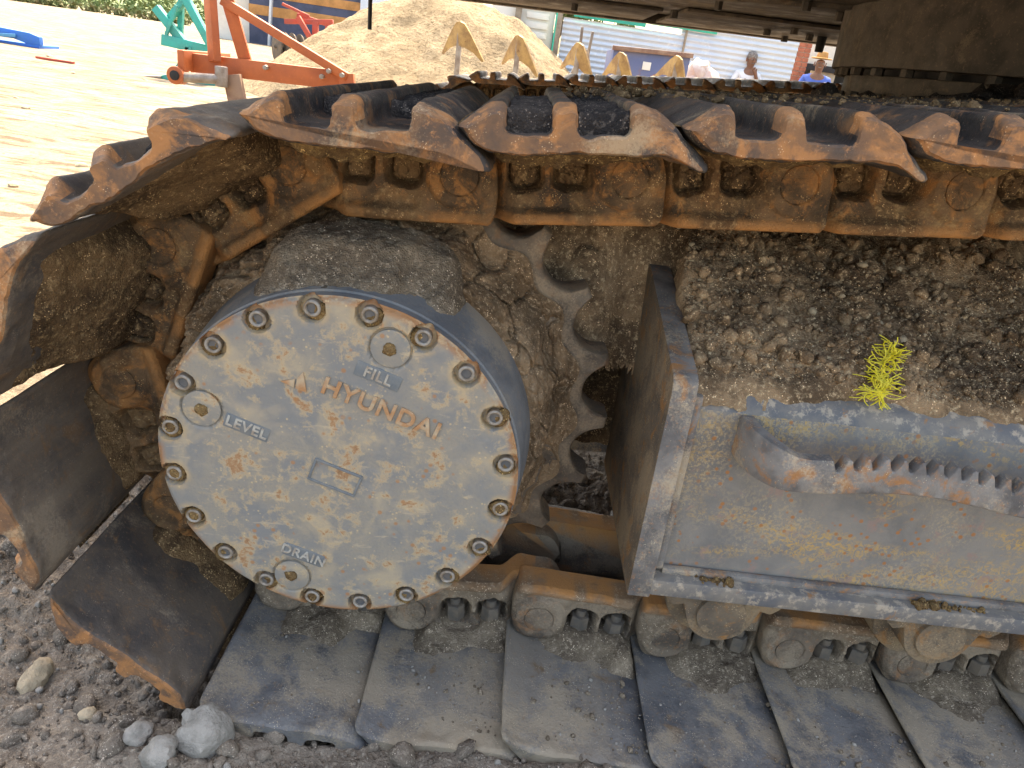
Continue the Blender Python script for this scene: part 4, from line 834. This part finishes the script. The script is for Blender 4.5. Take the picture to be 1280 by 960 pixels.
# blue blade
bl = bgthing('levelling_blade', (-8.3, 12, 0), 'bright blue levelling blade lying on the sandy yard', 'blade')
m = MB(); m.prism([(-1.5, .10), (-1.5, .30), (.36, .22), (.52, .18), (.52, .05), (.35, .04), (.1, .10)], -.05, .05, .012); m.build('blade', 'blue', bl)
m = MB(); m.box((-1.4, -.05, .0), (.5, .5, .05), .01); m.build('base_plate', 'blue', bl)
m = MB(); m.bar((-1.2, -.35, .02), (.16, -.08, .15), .05, .05, .006); m.build('drawbar', 'lightblue', bl)
# upturned cultivator: sweeps
cu = bpy.data.objects.new('cultivator', None); C.objects.link(cu); cu.location = (.35, 5.0, 0); tag(cu, 'upturned cultivator with tan arrowhead sweeps on pale shanks', 'cultivator')
m = MB(); m.bar((-1.1, .05, .34), (1.2, .05, .34), .09, .09, .008); m.bar((-1.1, .55, .34), (1.2, .55, .34), .09, .09, .008)
m.build('frame', 'orange_dull', cu)
for x in (-1.05, 1.15):
    m = MB(); m.box((x - .05, .0, .0), (x + .05, .6, .294), .01); m.build('support', 'orange_dull', cu)
def sweep_mesh():
    b = bmesh.new()                                  # arrowhead: rounded nose up, two thick wings swept back and down
    for sgn in (-1, 1):
        out = [(0, 0, .012), (sgn * .022, .004, .004), (sgn * .045, .012, -.035), (sgn * .075, .026, -.10), (sgn * .118, .05, -.20), (sgn * .108, .046, -.205), (sgn * .070, .03, -.16), (sgn * .030, .012, -.135), (0, 0, -.13)]
        f = [b.verts.new(p) for p in out]; k = [b.verts.new((p[0], p[1] + .012, p[2])) for p in out]; n_ = len(out); fs = [b.faces.new(f), b.faces.new(k[::-1])]
        for q in range(n_): fs.append(b.faces.new((f[q], k[q], k[(q + 1) % n_], f[(q + 1) % n_])))
        bmesh.ops.recalc_face_normals(b, faces=fs)
    bmesh.ops.triangulate(b, faces=[f for f in b.faces if len(f.verts) > 4])
    m = bpy.data.meshes.new('sweep'); b.to_mesh(m); b.free(); m.materials.append(MM['sweep']); return m
swm = sweep_mesh(); shm = MB(); shm.bar((0, .03, -.03), (0, .05, -.40), .035, .028, .004); shm.bar((0, .05, -.39), (0, .06, -.72), .05, .03, .004); shm = shm.mesh('shank', 'shank')
for x, z, ry, rz in ((-.76, 1.04, .05, -.5), (-.34, 1.01, .18, -.75), (.09, 1.02, .30, -.85), (.40, 1.0, .34, -.9), (.80, 1.03, .5, -.95)):
    s = ob('shank', shm, cu, (x, 0, z), (0, 0, rz * .3)); ob('sweep', swm, s, (0, .0, 0), (.15, ry * .8, rz * .55), (1.5, 1.3, 1.12))
m = MB(); m.bar((-.10, .1, .36), (.14, .1, 1.00), .03, .02, .003); m.build('hitch_bar', 'shank', cu); m = MB(); m.bar((.36, .1, .36), (.16, .1, 1.0), .03, .02, .003); m.build('hitch_bar', 'shank', cu)
m = MB(); m.bar((.11, .1, .95), (.10, .1, 1.14), .02, .02, .003); m.build('hitch_prong', 'grey_steel', cu); m = MB(); m.bar((.17, .1, .95), (.18, .1, 1.12), .02, .02, .003); m.build('hitch_prong', 'grey_steel', cu)
# sand pile
def pile_h(x, y):
    p = np.stack([x, y, 0 * x], 1); r = np.hypot((x + 1.15) / 3.25, (y - 11.2) / 2.9); r = r * (1 + .10 * fbm(p, .7, 4, 71))
    h = 2.05 * np.clip(1 - r, 0, None) ** .92
    h = h - .25 * np.exp(-(r / .18) ** 2)
    return h + (.16 * fbm(p, 1.1, 4, 72) + .06 * clods(p, 2.6, 73) + .04 * fbm(p, 7, 4, 74) + .025 * clods(p, 9, 75)) * sstep(0, .35, h) - .12
X = np.arange(-5.4, 3.0, .035); Y = np.arange(8.0, 14.4, .045); A, B = [a.ravel() for a in np.meshgrid(X, Y, indexing='ij')]
tag(ob('sand_pile', me('sand_pile', np.stack([A, B, pile_h(A, B)], 1), gridf(len(X), len(Y)), True, ['pile'])), 'tall heap of dry yellow sand standing in the yard', 'sand pile')
# corrugated fence
fe = bgthing('corrugated_fence', (2.5, 12, 0), 'pale corrugated iron fence with a green board along its top', 'fence')
def sheet(x0, x1, z0, z1, dy):
    z = np.arange(z0, z1, .0095); x = np.array([x0, (x0 + x1) / 2, x1]); A, B = [a.ravel() for a in np.meshgrid(x, z, indexing='ij')]; V = np.stack([A, dy + .011 * np.sin(B * 2 * PI / .082), B], 1); V2 = V + np.array([0, .003, 0]); F = gridf(len(x), len(z))
    return me('sheet', np.concatenate([V, V2]), np.concatenate([F, F[:, ::-1] + len(V)]), True, ['galv'])
for k, (x0, x1) in enumerate(((-2.0, -.12), (-.14, 1.72))): ob('sheet', sheet(x0, x1, .02, 1.60 + .28 * (k > 0), -.006 * (k % 2)), fe)
for k, (x0, x1) in enumerate(((-1.85, -.72), (-.66, .40))): m = MB(); m.box((x0, -.06, 1.62 + .05 * k), (x1, -.03, 1.86), .004); m.build('top_board', 'greenboard', fe)
for x in (-2.06, -.16): m = MB(); m.box((x - .04, -.10, 0), (x + .04, -.015, 1.95), .006); m.build('post', 'wood', fe) if x < -1 or x > 1.7 else m.build('seam_post', 'wood', fe).__setattr__('scale', (.4, .4, 1))
sh_ = bgthing('shed', (.25, 12.3, 0), 'white louvred shed front with a teal corner post behind the sand pile', 'shed')
m = MB(); m.box((-.9, .08, 0), (.12, .14, 2.3), .005); m.build('wall', 'whitewall', sh_)
for k in range(12): m = MB(); m.box((-.34, .03, .55 + k * .14), (.02, .075, .64 + k * .14), .006); m.build('louvre', 'whitewall', sh_)
m = MB(); m.box((.13, 0, 0), (.24, .12, 2.3), .006); m.build('corner_post', 'greenboard', sh_)
m = MB(); m.box((-.52, -.02, 0), (-.42, .075, 2.3), .006); m.build('post', 'wood', sh_)
rp = bgthing('steel_skip', (1.55, 9, 0), 'rust stained blue steel skip in front of the iron fence', 'skip')
m = MB(); m.prism([(-.46, .03), (.44, .03), (.46, 1.2), (-.48, 1.16)], 0, .9, .012); m.build('body', 'rustblue', rp)
m = MB(); m.bar((-.50, -.02, 1.17), (.48, -.02, 1.21), .05, .05, .006); m.build('rim', 'orange_dull', rp)
for x in (-.1, .25): m = MB(); m.box((x, -.012, .98), (x + .10, -.002, 1.07), .002); m.build('paint_patch', 'whitewall', rp)
hp = bgthing('rubble_heap', (2.62, 11, 0), 'heap of pale pinkish rubble and sacks before the iron fence', 'rubble')
r = random.Random(5)
for k in range(46):
    t = r.random(); a = r.uniform(0, 2 * PI); rad = .62 * (1 - t) * math.sqrt(r.random()) + .05; ob('rubble_piece', rockmesh('rubble_piece', 'sack', 200 + k % 6, 2, .4, .7) if k < 6 else bpy.data.meshes['rubble_piece' if k % 6 == 0 else 'rubble_piece.%03d' % (k % 6)], hp, (rad * math.cos(a), rad * .6 * math.sin(a), .06 + t * 1.08), (r.random(), r.random(), r.random() * 6), (r.uniform(.10, .2),) * 3)
bp_ = bgthing('brick_pillar', (4.5, 12.5, 0), 'red brick gate pillar beside the end of the iron fence', 'pillar')
m = MB(); m.box((-.088, .012, 0), (.088, .188, 2.29)); m.build('mortar_core', 'mortar', bp_)
bk = MB(); bk.box((-.098, 0, 0), (.004, .2, .062), .004); bk1 = bk.mesh('brick', 'brick'); bk = MB(); bk.box((.012, 0, 0), (.098, .2, .062), .004); bk2 = bk.mesh('brick', 'brick')
for k in range(32):
    for q in (bk1, bk2): ob('brick', q, bp_, (0, .2 if k % 2 else 0, k * .0715), (0, 0, PI if k % 2 else 0))
m = MB(); m.box((-.14, .04, 0), (-.105, .16, 2.2), .004); m.build('gate_post', 'whitewall', bp_)
hs = bgthing('outbuilding', (6.2, 13, 0), 'whitewashed outbuilding with a dark opening beside the brick pillar', 'building')
m = MB(); m.box((-1.6, .1, 1.48), (2.5, .3, 2.6), .01); m.build('wall', 'whitewall', hs); m = MB(); m.box((-1.25, .11, .02), (-.86, .29, 1.47), .01); m.build('wall', 'beige', hs); m = MB(); m.box((-.855, .12, .02), (2.5, .28, 1.26), .01); m.build('low_wall', 'whitewall', hs)
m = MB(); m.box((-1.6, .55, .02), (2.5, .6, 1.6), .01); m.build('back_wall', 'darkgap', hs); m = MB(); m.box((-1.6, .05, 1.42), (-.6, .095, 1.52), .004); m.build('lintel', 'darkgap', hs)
m = MB(); m.box((-1.7, -.1, 2.602), (2.6, 3, 2.66), .01); m.build('roof', 'galv', hs)
st_ = bgthing('striped_store', (-11, 35, 0), 'long dark blue store with an orange band far across the yard', 'building')
m = MB(); m.box((-1.75, 0, 0), (3.2, 6, 3.4), .02); m.build('wall', 'navy', st_); m = MB(); m.box((-1.76, -.02, 1.22), (3.2, -.003, 1.62), .004); m.build('band', 'stripe', st_); m = MB(); m.box((-1.76, -.02, 1.95), (3.2, -.003, 2.3), .004); m.build('band', 'stripe', st_)
m = MB(); m.bar((-.75, -.3, 0), (-.62, -.3, 2.6), .22, .1, .01); m.build('column', 'galv', st_); m = MB(); m.box((3.21, -.2, 0), (6.0, 5, 2.9), .02); m.build('annex', 'galv', st_); m = MB(); m.box((-3.4, .4, 0), (-1.77, 5, 3.0), .02); m.build('side_wall', 'whitewall', st_)
lw = bgthing('low_wall', (-17, 40, 0), 'low reddish wall beyond the sandy yard', 'wall'); m = MB(); m.box((.2, 0, 0), (6, .3, .7), .02); m.build('wall', 'brick', lw)
rm = bgthing('harrow', (-5.9, 20, 0), 'red disc harrow parked beside the sand pile', 'harrow')
for a, b_, w_ in (((-.5, 0, 1.0), (.75, 0, 1.15), .12), ((-.1, -.2, 1.15), (.3, -.2, .6), .12), ((.3, 0, .35), (.3, 0, 1.1), .14), ((-.3, .4, 1.2), (.7, .4, 1.05), .1), ((.5, 0, .3), (.62, 0, 1.1), .1), ((-.6, .1, 1.4), (.1, .1, 1.2), .07)):
    m = MB(); m.bar(a, b_, w_, w_, .01); m.build('frame_bar', 'redpaint', rm)
for k in range(6):
    m = MB(); m.cyl((-.75 + .2 * k, .1, .38), (-.71 + .2 * k, .13, .38), .38, .36, 28, .01); m.build('disc', 'straw', rm)
m = MB(); m.cyl((-.8, .115, .38), (.5, .115, .38), .05, .05, 12); m.build('axle', 'straw', rm)
# people
def person(loc, rz, label, shirt, pose, hat):
    def skin(pts, edges, rad, name, mat, parent, sub=2):
        m = bpy.data.meshes.new(name); m.from_pydata([p for p in pts], edges, []); o = bpy.data.objects.new(name, m); C.objects.link(o)
        md = o.modifiers.new('s', 'SKIN'); 
        for v, r_ in zip(m.skin_vertices[0].data, rad): v.radius = (r_, r_) if not isinstance(r_, tuple) else r_
        m.skin_vertices[0].data[0].use_root = True; s2 = o.modifiers.new('u', 'SUBSURF'); s2.levels = sub; s2.render_levels = sub
        mm = bpy.data.meshes.new_from_object(o.evaluated_get(bpy.context.evaluated_depsgraph_get())); bpy.data.objects.remove(o); mm.materials.clear(); mm.materials.append(MM[mat]); mm.polygons.foreach_set('use_smooth', np.ones(len(mm.polygons), bool)); mm.name = name
        return ob(name, mm, parent)
    h = pose
    pts = [(0, 0, .86), (0, 0, 1.02), (0, -.01, 1.18), (0, 0, 1.31), (0, -.01, 1.38), (0, -.02, 1.45), (0, -.025, 1.53), (0, -.02, 1.59)]
    rad = [(.15, .10), (.14, .095), (.155, .105), (.13, .085), (.05, .05), (.07, .08), (.082, .098), (.062, .075)]
    E = [(i, i + 1) for i in range(7)]
    for s in (-1, 1):
        b0 = len(pts); pts += [(s * .095, 0, .80), (s * .10, -.01, .46), (s * .105, .02, .09), (s * .115, -.13, .035)]; rad += [.085, .06, .04, .035]; E += [(0, b0), (b0, b0 + 1), (b0 + 1, b0 + 2), (b0 + 2, b0 + 3)]
        el, hd = h[s]; b1 = len(pts); pts += [(s * .175, 0, 1.29), el, hd]; rad += [.052, .042, .028]; E += [(3, b1), (b1, b1 + 1), (b1 + 1, b1 + 2)]
        dv = (Vector(hd) - Vector(el)).normalized(); b2 = len(pts); pm = Vector(hd) + dv * .05; pts.append(tuple(pm)); rad.append((.036, .018)); E.append((b1 + 2, b2))
        side = dv.cross(Vector((0, 1, .2))).normalized()
        for q in range(4):
            f0 = len(pts); o_ = (q - 1.5) * .019; ln = (.03, .036, .034, .026)[q]; pts += [tuple(pm + dv * .03 + side * o_), tuple(pm + dv * (.03 + ln) + side * o_ + Vector((0, -.008, -.006)))]; rad += [.009, .0075]; E += [(b2, f0), (f0, f0 + 1)]
        f0 = len(pts); pts += [tuple(Vector(hd) + dv * .03 - side * .04), tuple(Vector(hd) + dv * .06 - side * .05)]; rad += [.010, .009]; E += [(b1 + 2, f0), (f0, f0 + 1)]
    body = skin(pts, E, rad, 'person', 'skin', None); body.location = loc; body.rotation_euler = (0, 0, rz); body.scale = (.93 if not hat else .975,) * 3
    tag(body, label, 'person', 'people by the fence')
    sp = pts[:5]; sr = [(.17, .118), (.158, .112), (.172, .12), (.15, .10), (.062, .06)]; SE = [(0, 1), (1, 2), (2, 3), (3, 4)]
    for s in (-1, 1):
        el, hd = h[s]; b = len(sp); sp = sp + [(s * .18, 0, 1.285), el, tuple(Vector(el).lerp(Vector(hd), .55))]; sr += [.068, .058, .05]; SE += [(3, b), (b, b + 1), (b + 1, b + 2)]
    skin(sp, SE, sr, 'shirt', shirt, body)
    tpnt = [(0, 0, .93), (0, 0, .85)]; tr = [(.165, .115), (.16, .112)]; TE = [(0, 1)]
    for s in (-1, 1): b = len(tpnt); tpnt += [(s * .098, 0, .78), (s * .10, -.01, .46), (s * .105, .02, .12)]; tr += [.10, .078, .062]; TE += [(1, b), (b, b + 1), (b + 1, b + 2)]
    skin(tpnt, TE, tr, 'trousers', 'trouser', body)
    for s in (-1, 1):
        f = MB(); f.cyl((s * .034, -.118, 1.525), (s * .034, -.100, 1.525), .011, .011, 10, .003); f.build('eye', 'hair', body)
        f = MB(); f.prism([(-.014, -.03), (.014, -.028), (.018, .02), (0, .034), (-.016, .02)], -.006, .006, .003); ear = f.build('ear', 'skin', body, (s * .088, -.02, 1.515), (0, 0, s * 1.3))
    f = MB(); f.prism([(-.014, -.02), (.014, -.02), (.004, .03), (-.004, .03)], -.148, -.108, .006); f.build('nose', 'skin', body, (0, 0, 1.51))
    f = MB(); f.box((-.026, -.119, 1.462), (.026, -.10, 1.472), .003); f.build('mouth', 'hair', body)
    if hat:
        f = MB(); f.cyl((0, -.02, 1.595), (0, -.02, 1.61), .165, .155, 32, .006); f.cyl((0, -.02, 1.609), (0, -.02, 1.70), .094, .078, 28, .02); f.build('hat', 'hat', body)
    else:
        ob('hair', lump('hair', 'hair', 301, .092, .108, .085, .10, 3, 5.), body, (0, -.002, 1.575))
    return body
person((3.54, 12.0, -.02), .15, 'person in a white shirt standing before the iron fence', 'cloth_w', {-1: ((-.27, .0, 1.08), (-.16, -.17, 1.16)), 1: ((.26, -.06, 1.06), (.05, -.16, 1.32))}, False)
person((4.63, 12.0, 0), -.25, 'person in a blue shirt and tan hat beside the brick pillar', 'cloth_b', {-1: ((-.27, -.02, 1.05), (-.06, -.22, 1.10)), 1: ((.26, -.02, 1.05), (.06, -.22, 1.12))}, True)
# wooded rise, scrub and tree
def leaves(name, centers, radii, n, size, mat, parent, seed):
    r = np.random.default_rng(seed); k = r.integers(0, len(centers), n); d = r.normal(size=(n, 3)); d /= np.linalg.norm(d, axis=1)[:, None]
    P = np.array(centers)[k] + d * np.array(radii)[k][:, None] * (r.random(n) ** .4)[:, None] * np.array([1, 1, .8])
    a = r.normal(size=(n, 3)); b_ = r.normal(size=(n, 3)); a /= np.linalg.norm(a, axis=1)[:, None]; b_ = np.cross(a, b_); b_ /= np.linalg.norm(b_, axis=1)[:, None]; s = size * r.uniform(.5, 1.3, n)[:, None]
    V = np.stack([P - a * s, P + b_ * s * .5, P + a * s, P - b_ * s * .5], 1).reshape(-1, 3); return ob(name, me(name, V, np.arange(4 * n).reshape(-1, 4), False, [mat]), parent)
r = np.random.default_rng(9); cs = []; rs_ = []
for k in range(240):
    t = r.random(); x = -62 + 62 * t; y = 58 + 55 * t + r.uniform(0, 22); hh = r.uniform(.6, 2.4) * (1 + 1.2 * t); cs.append((x, y, hh * .6 - .8 * (1 - t))); rs_.append(hh)
w_ = leaves('far_wood', cs, rs_, 26000, .30, 'leaf', None, 4); tag(w_, 'green scrub and woodland along the far edge of the yard', None, None, 'stuff')
cs = []; rs_ = []
for k in range(60): t = r.random(); cs.append((-46 + 20 * t + r.uniform(-1, 1), 46 + 14 * t, .15)); rs_.append(r.uniform(.3, .8))
tag(leaves('dry_scrub', cs, rs_, 6000, .16, 'leaf_far', None, 5), 'dry brown scrub before the far woodland', None, None, 'stuff')
X = np.linspace(-200, 120, 120); Y = np.linspace(110, 225, 50); A, B = [a.ravel() for a in np.meshgrid(X, Y, indexing='ij')]; Pq = np.stack([A, B, 0 * A], 1)
tag(ob('hills', me('hills', np.stack([A, B, -1 + (4.5 + 2.5 * fbm(Pq, .02, 4, 5)) * sstep(110, 160, B)], 1), gridf(len(X), len(Y)), True, ['leaf'])), 'low green hills behind the yard', None, None, 'structure')
tr = bgthing('tree', (.6, 25, 0), 'leafy green tree rising behind the fence and sand pile', 'tree')
m = MB(); m.cyl((0, 0, -.05), (.05, 0, 1.6), .16, .11, 14); m.cyl((.05, 0, 1.55), (-.5, .1, 2.8), .09, .04, 10); m.cyl((.05, 0, 1.5), (.6, -.1, 3.0), .09, .04, 10); m.build('trunk', 'bark', tr)
leaves('crown', [(r.normal(0, .8), r.normal(0, .7), 2.9 + r.normal(0, .55)) for k in range(24)], [r.uniform(.35, .7) for k in range(24)], 9000, .085, 'leaf', tr, 6)
# litter on the sandy yard
lit = [rockmesh('yard_stone', 'stone2', 400 + k, 2, .4, .6) for k in range(4)]
r = random.Random(11)
for k in range(22):
    y = 2.6 + 9 * r.random() ** 1.6; x = -(.42 + .42 * r.random()) * (y + .6) + .1; s = r.uniform(.010, .026) * (1 + .08 * y)
    tag(ob('yard_stone', lit[k % 4], None, (x, y, gz(x, y) + s * .2), (0, 0, r.random() * 6), (s, s * .8, s)), 'small pale stone lying on the sunlit sandy yard', 'stone', 'stones on the sandy yard')
m = MB(); m.bar((-6.55, 9.9, .03), (-6.0, 9.8, .035), .06, .03, .006); o = m.build('scrap_strip', 'redpaint'); tag(o, 'scrap of red strip lying on the sandy yard', 'scrap')
